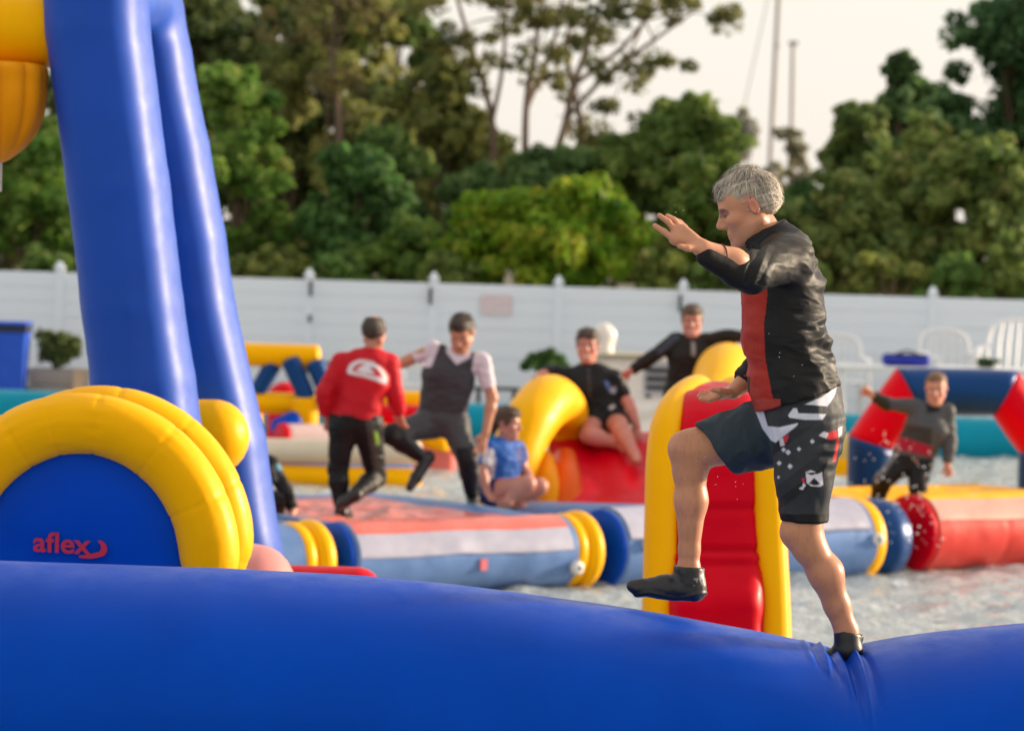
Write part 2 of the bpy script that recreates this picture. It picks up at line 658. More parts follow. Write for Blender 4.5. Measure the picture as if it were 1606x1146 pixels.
def build_water():
    xs = np.arange(-9.0, 9.01, 0.05)
    ys = 8.0 * (44.6 / 8.0) ** np.linspace(0, 1, 560)
    X, Y = np.meshgrid(xs, ys, indexing='ij')
    Z = np.zeros_like(X)
    r = np.random.default_rng(3)
    for i in range(26):
        lam = 0.16 * (1.1 / 0.16) ** (i / 25.0)
        th = r.normal(1.45, 0.6)
        kx, ky = math.cos(th) * 2 * math.pi / lam, math.sin(th) * 2 * math.pi / lam
        amp = 0.0135 * lam ** 0.8
        ph = r.uniform(0, 6.28)
        arg = kx * X + ky * Y + ph + 0.8 * np.sin(X * 1.3 + i) + 0.8 * np.cos(Y * 0.9 + i * 2)
        Z += amp * (1 - np.abs(np.sin(arg * 0.5))) * 1.7 - amp * 0.6
    V = np.stack([X.ravel(), Y.ravel(), Z.ravel()], 1)
    ny = len(ys)
    i = np.arange(len(xs) - 1)[:, None] * ny
    j = np.arange(ny - 1)[None, :]
    Fq = np.stack([i + j, i + ny + j, i + ny + j + 1, i + j + 1], 2).reshape(-1, 4)
    n = len(V)
    V = np.concatenate([V, [(-70, -39.9, -0.09), (70, -39.9, -0.09), (70, 44.62, -0.09), (-70, 44.62, -0.09)]])
    Fq = np.concatenate([Fq, [[n, n + 1, n + 2, n + 3]]])
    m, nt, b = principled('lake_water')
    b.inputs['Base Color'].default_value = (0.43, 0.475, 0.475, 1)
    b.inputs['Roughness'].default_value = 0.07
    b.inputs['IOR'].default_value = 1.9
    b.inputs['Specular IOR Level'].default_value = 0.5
    n1 = noise(nt, 11, 3, 0.6, stretch=(0.6, 1.2, 1))
    bump(nt, b, n1.outputs[0], 1.0, 0.06)
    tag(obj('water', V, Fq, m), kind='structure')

def build_fence():
    s = S(FENCE_Y)
    x485 = at(485, 440, FENCE_Y).x
    step = 195.6 / s
    top = at(803, 447, FENCE_Y).z
    root = thing('fence', (0, FENCE_Y, DECK), 'long white horizontal board fence between the deck and the trees', 'fence')
    mb = plain('fence_board', (0.77, 0.845, 0.92), 0.5, 0.05, 1.5, 0.06, 30, stretch=(0.3, 1, 2))
    nb = 8
    h = (top - DECK - 0.05) / nb
    def place(name, me, loc):
        o = bpy.data.objects.new(name, me)
        COL.objects.link(o)
        o.parent = root
        o.location = Vector(loc) - root.location
        return o
    # one board: shallow crowned face
    w = step - 0.11
    vb = []
    prof = [(-h / 2 + 0.001, -0.010), (-h / 2 + 0.008, -0.018), (0, -0.02), (h / 2 - 0.008, -0.018), (h / 2 - 0.001, -0.010), (h / 2 - 0.001, 0.025), (-h / 2 + 0.001, 0.025)]
    for x in (-w / 2, w / 2):
        for z, y in prof:
            vb.append((x, y, z))
    n = len(prof)
    fb = [(i, (i + 1) % n, n + (i + 1) % n, n + i) for i in range(n)] + [tuple(range(n - 1, -1, -1)), tuple(range(n, 2 * n))]
    mboard = bpy.data.meshes.new('board'); mboard.from_pydata(vb, [], fb); mboard.materials.append(mb)
    # post with a pointed cap
    H = top - DECK + 0.05
    v1, f1 = box((0, 0, H / 2), (0.115, 0.115, H))
    mpost = bpy.data.meshes.new('post'); mpost.from_pydata([tuple(q) for q in v1], [], f1); mpost.materials.append(mb)
    cv = [(sx * q, sy * q, z) for q, z in ((0.075, H), (0.075, H + 0.03), (0.045, H + 0.05), (0.045, H + 0.08), (0.012, H + 0.12)) for sx, sy in ((-1, -1), (1, -1), (1, 1), (-1, 1))]
    cf = [(i * 4 + j, i * 4 + (j + 1) % 4, i * 4 + 4 + (j + 1) % 4, i * 4 + 4 + j) for i in range(4) for j in range(4)] + [(3, 2, 1, 0), (16, 17, 18, 19)]
    mcap = bpy.data.meshes.new('post_cap'); mcap.from_pydata(cv, [], cf); mcap.materials.append(mb)
    rr = random.Random(2)
    for k in range(-6, 11):
        x = x485 + k * step
        pz = 0.0012 * rr.uniform(-1, 1)
        place('post', mpost, (x, FENCE_Y, DECK - 0.01))
        place('post_cap', mcap, (x, FENCE_Y, DECK - 0.01))
        if k < 10:
            for i in range(nb):
                place('board', mboard, (x + step / 2, FENCE_Y + 0.004 * rr.uniform(-1, 1), DECK + 0.045 + h * (i + 0.5)))
        if k in (0, 1, 3):
            for dz, hh in (((-0.08, 0.22), (-0.52, 0.10)) if k == 0 else ((-0.14, 0.24),)):
                v, f = box((x + (0.03 if k == 0 else -0.045), FENCE_Y - 0.075, top + dz - 0.05), (0.045, 0.04, hh))
                obj('bracket', v, f, BLACKP, root, smooth=False)
    # faded notice on a panel
    c = at(778, 478, FENCE_Y - 0.04)
    m, nt, b = principled('faded_notice')
    tc = nt.nodes.new('ShaderNodeTexCoord')
    wv = nt.nodes.new('ShaderNodeTexWave'); wv.bands_direction = 'Z'; wv.inputs['Scale'].default_value = 7.0
    nz = noise(nt, 16, 2, 0.5)
    mm = nt.nodes.new('ShaderNodeMath'); mm.operation = 'MULTIPLY'
    nt.links.new(tc.outputs['Object'], wv.inputs[0])
    nt.links.new(wv.outputs[1], mm.inputs[0]); nt.links.new(nz.outputs[0], mm.inputs[1])
    rp = ramp(nt, mm.outputs[0], (0.70, 0.70, 0.72, 1), (0.70, 0.36, 0.42, 1), 0.25, 0.5)
    nt.links.new(rp.outputs[0], b.inputs['Base Color'])
    v, f = box(c, (0.46, 0.012, 0.30))
    sg = obj('notice', v - np.array(c), f, m, smooth=False)
    sg.location = c
    tag(sg, 'small faded pink and white notice fixed on the white fence', 'sign')

# ---- trees
def leafmat(name, c, trans=0.52):
    if name in MATS: return MATS[name]
    m, nt, b = principled(name)
    a = nt.nodes.new('ShaderNodeVertexColor'); a.layer_name = 'col'
    nt.links.new(a.outputs[0], b.inputs['Base Color'])
    b.inputs['Roughness'].default_value = 0.55
    b.inputs['Specular IOR Level'].default_value = 0.35
    t = nt.nodes.new('ShaderNodeBsdfTranslucent')
    nt.links.new(a.outputs[0], t.inputs[0])
    mx = nt.nodes.new('ShaderNodeMixShader'); mx.inputs[0].default_value = trans
    out = nt.nodes['Material Output']
    nt.links.new(b.outputs[0], mx.inputs[1]); nt.links.new(t.outputs[0], mx.inputs[2])
    nt.links.new(mx.outputs[0], out.inputs[0])
    MATS[name] = m
    return m

LEAF = leafmat('leaf', (0, 0, 0))
BARK = plain('bark', (0.13, 0.085, 0.055), 0.9, 0.35, 9, 0.5, 25, 0.02, stretch=(1, 1, 0.25))
BARKP = plain('pale_bark', (0.17, 0.115, 0.08), 0.9, 0.3, 9, 0.5, 25, 0.02, stretch=(1, 1, 0.25))

def leaves(clumps, per, size, col, var, rg, squash=0.8):
    """clumps (n,4) x y z r -> leaf quads spread through each clump"""
    n = len(clumps)
    N = n * per
    ci = np.repeat(np.arange(n), per)
    d = rg.normal(size=(N, 3)); d /= np.linalg.norm(d, axis=1)[:, None]
    rad = rg.uniform(0.25, 1.0, N) ** 0.6
    P = clumps[ci, :3] + d * (rad * clumps[ci, 3])[:, None] * np.array([1, 1, squash])
    nr = d * 0.8 + np.array([0, 0, 0.35]) + rg.normal(size=(N, 3)) * 0.45; nr /= np.linalg.norm(nr, axis=1)[:, None]
    a = np.cross(nr, rg.normal(size=(N, 3))); a /= np.linalg.norm(a, axis=1)[:, None]
    b = np.cross(nr, a)
    s = size * rg.uniform(0.6, 1.4, N)
    a *= s[:, None]; b *= (s * 0.55)[:, None]
    V = np.stack([P - a, P + b * 0.9 - a * 0.1, P + a, P - b * 0.9 - a * 0.1], 1).reshape(-1, 3)
    Fq = np.arange(N * 4).reshape(-1, 4)
    cc = np.array(col) * (1 + var * rg.normal(size=(n, 1)) * np.array([1.0, 0.8, 0.8]))[ci] * (1 + 0.25 * rg.normal(size=(N, 1)))
    cc = np.clip(cc, 0.006, 0.40)
    return V, Fq, np.repeat(cc, 4, axis=0)

def tree(name, label, cx, Y, top, hw, bot, col, seed, n=70, per=70, size=0.075, lobes=7, bark=None, trunk=None, open_=0.0, group='trees behind the fence', cat='tree', clr=(0.26, 0.42)):
    rg = np.random.default_rng(seed)
    s = S(Y)
    T = A3(cx, top, Y); Bm = A3(cx, bot, Y)
    H = T[2] - Bm[2]
    R = hw / s
    base = np.array([(T[0] + Bm[0]) / 2, Y, DECK - 0.08])
    mid = np.array([base[0], Y, (T[2] + Bm[2]) / 2])
    root = thing(name, base, label, cat, group)
    # lobes, then clumps on the lobes
    L = []
    lobes = int(lobes * 1.8)
    n = int(n * 2.6)
    for i in range(lobes):
        z = -0.9 + 1.9 * (i + rg.uniform(0, 1)) / lobes
        w = math.sqrt(max(0.04, 1 - max(0, z) ** 2 * 0.96)) * (0.55 + 0.1 * rg.normal())
        th = rg.uniform(0, 6.28)
        L.append((mid + np.array([math.cos(th) * R * w, math.sin(th) * R * w * 0.8, z * (H / 2 - R * 0.30)]), R * rg.uniform(0.34, 0.52)))
    L.append((np.array([base[0], Y, T[2] - 0.3 * R]), R * 0.34))
    C = []
    for i in range(n):
        c, r = L[rg.integers(len(L))]
        d = rg.normal(size=3); d /= np.linalg.norm(d)
        if d[2] < -0.5: d[2] *= -0.6
        rr_ = r * rg.uniform(0.35, 1.08)
        C.append(np.append(c + d * rr_, r * rg.uniform(*clr)))
    C = np.array(C)
    C = C[C[:, 2] > DECK]
    if open_ > 0:
        C = C[rg.uniform(size=len(C)) > open_]
    V, Fq, cc = leaves(C, per, size * 1.15, np.array(col) * np.array([3.4, 3.8, 3.6]), 0.26, rg)
    obj('crown', V, Fq, LEAF, root, smooth=False, cols=cc)
    # trunk and limbs
    tp = trunk or [(base[0] + rg.normal() * 0.05, Y, DECK - 0.1), (base[0] + rg.normal() * 0.12 * R, Y, mid[2] * 0.6), (base[0], Y, T[2] - 0.25 * H)]
    r0 = max(0.07, H * 0.02)
    parts = [tube(tp, [r0, r0 * 0.7, r0 * 0.25], 16, 9, ('none', 'dome'), closed=False)]
    for c, r in L:
        t = rg.uniform(0.35, 0.85)
        a = catmull(tp, 20)[int(t * 19)]
        m_ = (a + c) / 2 + np.array([0, 0, 0.1 * R]) + rg.normal(size=3) * 0.07 * R
        parts.append(tube([a, m_, c], [r0 * 0.42, r0 * 0.28, r0 * 0.1], 9, 6, ('none', 'none')))
    v, f = join(parts)
    obj('trunk', v, f, bark or BARK, root)
    return root

def pine(name, label, stems, Y, tips, col, seed, per=60, size=0.07, rc=(0.16, 0.34), base_r=0.07, extra=0):
    """open crown: stems and side branches drawn as polylines in the picture plane of depth Y, foliage round the tips"""
    rg = np.random.default_rng(seed)
    b0 = A3(stems[0][0][0], stems[0][0][1], Y)
    root = thing(name, (b0[0], Y, DECK - 0.08), label, 'tree', 'tall open trees behind the fence')
    parts, C = [], []
    for st in stems:
        P = [A3(x, y, Y + d) for x, y, d in st]
        if st is stems[0]:
            P = [np.array([P[0][0], P[0][1], DECK - 0.1])] + P
        w = st[0][2] * 0 + base_r * (1.0 if st is stems[0] else 0.62)
        parts.append(tube(P, [w, w * 0.8, w * 0.3], 26, 8, ('none', 'none')))
        Q = catmull(P, 26)
        for q in Q[10::3]:
            if rg.uniform() < 0.7:
                d = rg.normal(size=3) * np.array([1, 0.9, 0.5]); d /= np.linalg.norm(d)
                d[2] = abs(d[2]) * 0.6 + 0.1
                L = rg.uniform(0.3, 0.8)
                e = q + d * L
                parts.append(tube([q, (q + e) / 2 + rg.normal(size=3) * 0.06, e], [w * 0.25, w * 0.18, w * 0.08], 7, 5, ('none', 'none')))
                if extra:
                    C.append(np.append(e, rg.uniform(*rc) * 0.8))
    for (x, y, d, sp, cnt) in tips:
        c = A3(x, y, Y + d)
        for i in range(cnt):
            e = c + rg.normal(size=3) * np.array([1, 0.8, 0.6]) * sp
            C.append(np.append(e, rg.uniform(*rc)))
        parts.append(tube([Q[18], (Q[18] + c) / 2 + np.array([0, 0, 0.1]), c], [base_r * 0.3, base_r * 0.2, base_r * 0.08], 9, 5, ('none', 'none')))
    v, f = join(parts)
    obj('trunk', v, f, BARKP, root)
    C = np.array(C)
    V, Fq, cc = leaves(C, per, size, np.array(col) * 2.6, 0.24, rg, 0.7)
    obj('crown', V, Fq, LEAF, root, smooth=False, cols=cc)
    return root

def build_trees():
    dk, md, br, ol, lt = (0.028, 0.055, 0.014), (0.062, 0.102, 0.018), (0.070, 0.112, 0.006), (0.075, 0.075, 0.022), (0.080, 0.098, 0.024)
    g = tree
    g('leafy_tree', 'dark green leafy tree behind the fence by the blue bin', 30, 55, 165, 150, 470, md, 11, 90, 90)
    g('leafy_tree', 'mid green leafy tree with yellow green patches just right of the tall blue frame', 365, 54, 105, 105, 470, md, 12, 100, 90)
    g('dark_tree', 'tall dark olive tree rising behind the leafy trees at the blue frame', 330, 66, -150, 210, 300, (0.04, 0.048, 0.016), 13, 110, 80, 0.09, open_=0.1)
    g('dark_shrub', 'dark green shrub behind the fence above the man in red', 560, 53.2, 235, 105, 470, dk, 14, 80, 80)
    g('dark_shrub', 'low dark green shrub with one yellowish clump behind the fence', 640, 52.2, 345, 80, 470, (0.05, 0.075, 0.014), 15, 50, 70)
    g('olive_tree', 'tall brownish olive tree with thin see-through crown', 520, 63, -70, 140, 360, (0.078, 0.078, 0.024), 16, 90, 70, 0.08, open_=0.25, bark=BARKP)
    g('olive_tree', 'brownish olive domed tree left of the bare forked trunks', 690, 60, 92, 110, 400, (0.070, 0.072, 0.020), 17, 100, 80, open_=0.05)
    g('dark_tree', 'dark green tree between the olive trees and the dark shrub', 600, 57, 200, 110, 450, (0.035, 0.055, 0.014), 18, 80, 70)
    g('green_bush', 'big rounded bright green bush rising above the white fence', 880, 51.6, 283, 160, 480, br, 19, 120, 85, 0.07, 9, cat='bush')
    g('green_bush', 'smaller bright green bush beside the big rounded one', 735, 51.8, 308, 62, 480, (0.064, 0.108, 0.006), 20, 60, 75, 0.065, cat='bush')
    g('leafy_tree', 'green domed tree behind the man with his arm raised', 1060, 57, 150, 135, 470, (0.055, 0.076, 0.018), 21, 110, 85)
    g('leafy_tree', 'low olive green tree right of the big bright bush', 1120, 53, 250, 100, 480, (0.062, 0.085, 0.016), 22, 80, 80)
    g('dark_shrub', 'dark shrub filling the ground under the bare forked trunks', 850, 57, 232, 150, 470, (0.04, 0.062, 0.02), 23, 90, 70)
    g('willow', 'grey green loose tree right of the boat masts', 1335, 58, 160, 82, 460, (0.062, 0.08, 0.024), 24, 95, 85, open_=0.08)
    g('conifer', 'narrow dark green tree with pointed top between the willows', 1412, 60, 85, 62, 420, (0.034, 0.055, 0.02), 25, 120, 80, lobes=10)
    g('willow', 'tall soft olive green tree before the dark tree on the right', 1450, 55.5, 190, 100, 490, lt, 26, 100, 85)
    g('willow', 'broad olive green tree crowding the fence behind the plastic chairs', 1540, 53.5, 215, 125, 490, (0.075, 0.092, 0.024), 27, 120, 85)
    g('dark_tree', 'very tall dark green tree over the plastic chairs', 1580, 63, -20, 165, 420, (0.026, 0.05, 0.018), 28, 130, 90)
    g('olive_tree', 'low dull olive tree behind the man in the black jacket', 1330, 53, 292, 120, 490, (0.066, 0.078, 0.022), 29, 90, 80)
    g('dark_shrub', 'small dark shrub behind the head of the man in the black jacket', 1255, 55, 285, 55, 480, (0.032, 0.058, 0.018), 30, 50, 70)
    g('leafy_tree', 'leafy tree beyond the left end of the deck', -260, 55, 90, 170, 470, md, 31, 90, 70)
    g('dark_tree', 'dark tree beyond the right end of the deck', 1860, 56, 100, 190, 480, (0.04, 0.07, 0.018), 32, 110, 70)
    g('pale_tree', 'pale hazy far tree under the boat masts', 1160, 78, 175, 75, 400, (0.20, 0.165, 0.10), 34, 60, 70, 0.08, open_=0.15)  # distance haze put into the pale leaf colour
    g('pale_tree', 'small pale beige far tree right under the taller mast', 1238, 88, 195, 48, 400, (0.115, 0.095, 0.062), 35, 50, 60, 0.08, open_=0.2)  # pale beige leaf colour stands in for haze
    for i, (cx, hw, top, wh) in enumerate(((60, 70, 388, 'behind the planter box'), (210, 80, 392, 'behind the legs of the blue frame'), (430, 70, 385, 'below the mid green leafy tree'), (520, 70, 395, 'above the man in red'), (700, 60, 398, 'below the smaller bright bush'),
                                      (1040, 70, 392, 'right of the big bright bush'), (1130, 60, 400, 'behind the raised arm'), (1250, 60, 398, 'behind the jacket man'), (1400, 80, 402, 'above the blue bag'), (1500, 70, 405, 'above the middle plastic chair'), (1590, 70, 400, 'above the last plastic chair'))):
        g('low_shrub', 'low green shrub just over the fence top ' + wh, cx, 50.6, top, hw, 500, (0.05 + 0.01 * (i % 3), 0.075 + 0.006 * (i % 2), 0.018), 90 + i, 30, 60, 0.06, group='low shrubs along the back of the fence', cat='shrub')
    for i, (cx, top, hw) in enumerate(((-120, 60, 150), (130, 40, 130), (240, 210, 110), (440, 120, 110), (590, 130, 110), (760, 215, 110), (960, 205, 120), (1110, 235, 90), (1240, 300, 90), (1390, 215, 110), (1660, 80, 150), (480, 165, 95), (620, -70, 120), (420, -60, 130), (930, 250, 90))):
        where = ('beyond the left end of the fence', 'behind the legs of the blue frame', 'low behind the blue frame', 'between the leafy tree and the brownish olive tree', 'behind the dark shrub above the man in red', 'behind the brownish dome beside the bare trunks',
                 'behind the big bright bush', 'behind the raised hand of the man in the jacket', 'low under the boat masts', 'behind the narrow pointed tree', 'beyond the tallest dark tree by the chairs', 'filling the gap beside the thin pale stem', 'high behind the brownish domed tree', 'high behind the mid green leafy tree', 'low behind the leaning branches')[i]
        g('backing_tree', 'dull green far tree ' + where, cx, 71 + (i % 3), top, hw, 470, (0.05 + 0.012 * (i % 3), 0.068, 0.02), 60 + i, 75, 70, 0.095, group='dense row of trees far behind the fence')
    pc = (0.070, 0.072, 0.022)
    pine('tall_tree', 'tall forked tree with dark stems and open crown, left stem upright', [[(772, 300, 0), (770, 180, 0), (735, 60, 0.3), (700, -60, 0.5)], [(772, 190, 0), (790, 90, -0.2), (795, -60, -0.3)]], 59,
         [(700, 60, 0.2, 0.30, 7), (690, -20, 0.3, 0.4, 7), (790, 0, -0.2, 0.32, 8), (745, 110, 0, 0.22, 4)], pc, 41, extra=1)
    pine('tall_tree', 'tall bare stemmed tree with thin crown against the pale sky', [[(822, 300, 0), (826, 160, 0), (842, 60, 0), (850, -80, 0)], [(826, 170, 0), (870, 60, 0.3), (890, -60, 0.4)]], 58,
         [(850, 20, 0, 0.28, 6), (900, 30, 0.3, 0.26, 6), (840, 90, 0, 0.2, 4), (880, -40, 0, 0.4, 8)], pc, 42, extra=1)
    pine('tall_tree', 'leaning tree whose branches sweep to the right over the pale sky', [[(865, 300, 0), (885, 200, 0), (905, 120, 0), (935, 30, 0.2), (960, -70, 0.2)], [(885, 190, 0), (950, 120, 0), (1030, 60, -0.2), (1100, 10, -0.3)], [(905, 130, 0), (980, 70, 0.3), (1050, -20, 0.3)]], 57,
         [(940, 30, 0.2, 0.26, 6), (1000, 15, 0, 0.25, 6), (1075, 5, 0, 0.22, 5), (1125, 25, -0.3, 0.16, 5), (980, 110, -0.1, 0.24, 6), (1035, 105, -0.2, 0.22, 5), (960, 170, 0, 0.2, 4)], (0.066, 0.07, 0.024), 43)
    pine('tall_tree', 'slim upright tree behind the leaning one', [[(905, 290, 0), (912, 200, 0), (890, 90, 0), (900, -40, 0)]], 61,
         [(905, 60, 0, 0.25, 5), (925, 200, 0, 0.2, 4), (880, 130, 0, 0.22, 4)], pc, 44)
    pine('tall_tree', 'thin pale stemmed tree showing through the olive crown', [[(530, 330, 0), (532, 200, 0), (520, 80, 0), (535, -60, 0)]], 58,
         [(480, 40, 0, 0.35, 8), (560, 20, 0, 0.35, 8), (520, 120, 0, 0.3, 5)], (0.08, 0.07, 0.026), 45)

def build_yacht():
    """white motor yacht with two masts laid up behind the trees"""
    Y = 112.0
    s = S(Y)
    c = at(1225, 420, Y)
    root = thing('yacht', (c.x, Y, DECK - 0.06), 'pale far yacht with two bare masts behind the trees', 'boat')
    wm = plain('yacht_white', (0.62, 0.56, 0.52), 0.4, 0.06)  # hull and mast tones kept pale to stand in for haze
    mm = plain('mast_metal', (0.40, 0.36, 0.35), 0.4, 0.1)
    z0 = DECK - 0.06
    V = []
    for zz, wx, wy in ((z0, 2.2, 0.5), (z0 + 1.4, 3.2, 1.2), (z0 + 2.6, 3.5, 1.5), (z0 + 2.65, 3.3, 1.3)):
        for k in range(16):
            a = 2 * math.pi * k / 16
            V.append((c.x + wx * math.copysign(abs(math.cos(a)) ** 0.8, math.cos(a)), Y + wy * math.sin(a), zz))
    Fc = [(i * 16 + j, i * 16 + (j + 1) % 16, i * 16 + 16 + (j + 1) % 16, i * 16 + 16 + j) for i in range(3) for j in range(16)]
    Fc += [tuple(range(15, -1, -1)), tuple(range(48, 64))]
    obj('hull', V, Fc, wm, root)
    v, f = box((c.x + 0.1, Y, z0 + 3.2), (2.6, 1.8, 1.1)); bevel_obj(obj('cabin', v, f, wm, root, smooth=False), 0.2, 3)
    v, f = box((c.x + 0.25, Y, z0 + 4.05), (1.5, 1.4, 0.6)); bevel_obj(obj('flybridge', v, f, wm, root, smooth=False), 0.2, 3)
    for k in (-0.8, 0, 0.8):
        v, f = box((c.x + 0.1 + k, Y - 0.91, z0 + 3.35), (0.6, 0.03, 0.4)); obj('window', v, f, plain('dark_glass', (0.05, 0.06, 0.08), 0.1), root, smooth=False)
    p0, p1 = at(1206, 290, Y), at(1224, -60, Y)
    v, f = tube([(p0.x - 0.05, Y, z0 + 2.5), (p1.x, Y, p1.z)], 0.085, 8, 10); obj('mast', v, f, mm, root)
    p2, p3 = at(1240, 300, Y), at(1244, 68, Y)
    v, f = tube([(p2.x, Y, z0 + 3.5), (p3.x, Y, p3.z)], 0.075, 8, 10); obj('mast', v, f, mm, root)
    v, f = box((p3.x, Y, p3.z), (0.3, 0.3, 0.12)); obj('mast_head', v, f, mm, root, smooth=False)
    q = (at(1119, 385, Y).x, Y, z0 + 2.6); q2 = at(1216, -55, Y)
    v, f = tube([q, q2], 0.022, 6, 5); obj('stay', v, f, mm, root)

# ------------------------------------------------------------------ inflatables
TY = 12.0     # depth of the beam the man walks on

def build_beam():
    """long blue tube in the foreground, dented where the man treads on it, lying on a second tube"""
    pts = [(-700, 866), (-300, 870), (0, 879), (300, 890), (600, 905), (760, 922), (850, 935), (950, 948), (1040, 962), (1120, 977), (1180, 989), (1240, 1003), (1290, 1014), (1320, 1024),
           (1345, 1016), (1372, 1007), (1400, 1001), (1460, 992), (1540, 984), (1606, 978), (1800, 972), (2200, 975)]
    W = np.array([np.array(at(x, y, TY)) for x, y in pts])
    R = 0.50
    xs = np.concatenate([np.linspace(-6, W[0, 0], 12, endpoint=False), np.linspace(W[0, 0], at(1200, 990, TY).x, 90, endpoint=False),
                         np.linspace(at(1200, 990, TY).x, at(1420, 1000, TY).x, 150, endpoint=False), np.linspace(at(1420, 1000, TY).x, 6.5, 60)])
    ux = np.linspace(-7, 7.5, 5801)
    uz = np.interp(ux, W[:, 0], W[:, 2])
    def blur(z, s):
        k = np.exp(-0.5 * (np.arange(-4 * s, 4 * s + 1) / s) ** 2)
        return np.convolve(np.pad(z, 4 * s, 'edge'), k / k.sum(), 'valid')
    foot = np.exp(-((ux - at(1322, 1010, TY).x) / 0.10) ** 2)
    uz = blur(uz, 40) * (1 - foot) + blur(uz, 6) * foot
    zt = np.interp(xs, ux, uz)
    seg = 160
    th = np.linspace(0, 2 * math.pi, seg, endpoint=False)
    X, TH = np.meshgrid(xs, th, indexing='ij')
    ZT = np.repeat(zt[:, None], seg, 1)
    dip = np.repeat((W[8:9, 2].max() * 0 + zt.max() - zt)[:, None], seg, 1)
    # dented tube: the top goes down, the sides bulge a little
    r_side = R * (1 + 0.06 * dip / 0.2)
    zc = zt.max() - R
    Yv = TY - np.sin(TH) * r_side
    Zv = zc + np.cos(TH) * R
    up = np.clip(np.cos(TH), -0.2, 1)
    Zv -= dip * np.clip(0.12 + 0.88 * up, 0, 1) ** 0.9
    # creases running down from the foot on the camera side
    P = np.zeros_like(X)
    def crease(px, px_bot, a0, a1, w, amp):
        xa = at(px, 1010, TY).x; xb = at(px_bot, 1120, TY).x
        u = np.clip((TH - a0) / (a1 - a0), 0, 1)
        xc = xa + (xb - xa) * u
        m = np.where((TH > a0 - 0.5) & (TH < a1 + 0.3), 1, 0) * np.clip(1 - u, 0, 1) ** 0.7 * np.clip((TH - a0 + 0.5) / 0.3, 0, 1)
        return amp * m * np.exp(-((X - xc) / w) ** 2)
    P += crease(1322, 1334, 0.15, 1.35, 0.012, -0.017)
    P += crease(1336, 1346, 0.15, 1.45, 0.012, 0.020)
    P += crease(1311, 1320, 0.15, 0.95, 0.009, 0.014)
    P += crease(1349, 1358, 0.15, 1.10, 0.016, -0.016)
    P += crease(1299, 1304, 0.15, 0.75, 0.010, -0.016)
    P += crease(1286, 1288, 0.15, 0.70, 0.010, 0.014)
    P += crease(1272, 1274, 0.15, 0.60, 0.011, -0.010)
    P += crease(1260, 1262, 0.15, 0.50, 0.012, 0.008)
    pt = np.stack([X.ravel() * 3, np.cos(TH).ravel() * 2, np.sin(TH).ravel() * 2], 1)
    P += (0.0025 * fbm(pt, 5, 2)).reshape(X.shape)
    Yv -= np.sin(TH) * P
    Zv += np.cos(TH) * P
    V = np.stack([X.ravel(), Yv.ravel(), Zv.ravel()], 1)
    n = len(xs)
    i = np.arange(n - 1)[:, None] * seg
    j = np.arange(seg)[None, :]
    j2 = (j + 1) % seg
    Fq = np.stack([i + j, i + j2, i + seg + j2, i + seg + j], 2).reshape(-1, 4)
    Fc = [tuple(q) for q in Fq[:, ::-1].tolist()] + [tuple(range(seg)), tuple(range(n * seg - 1, (n - 1) * seg - 1, -1))]
    root = thing('inflatable_beam', (0, TY, 0), 'long bright blue inflatable beam dented under the walking man', 'inflatable')
    obj('beam_tube', V, Fc, vinyl('beam_blue_vinyl', (0.0, 0.056, 0.43), 0.40, coat=0.03, crough=0.10, soft=0.15), root)
    v, f = tube([(-6, TY, 0.2), (6.5, TY, 0.2)], 0.42, 20, 32)
    obj('float_tube', v, f, BLUE, root)
    return root

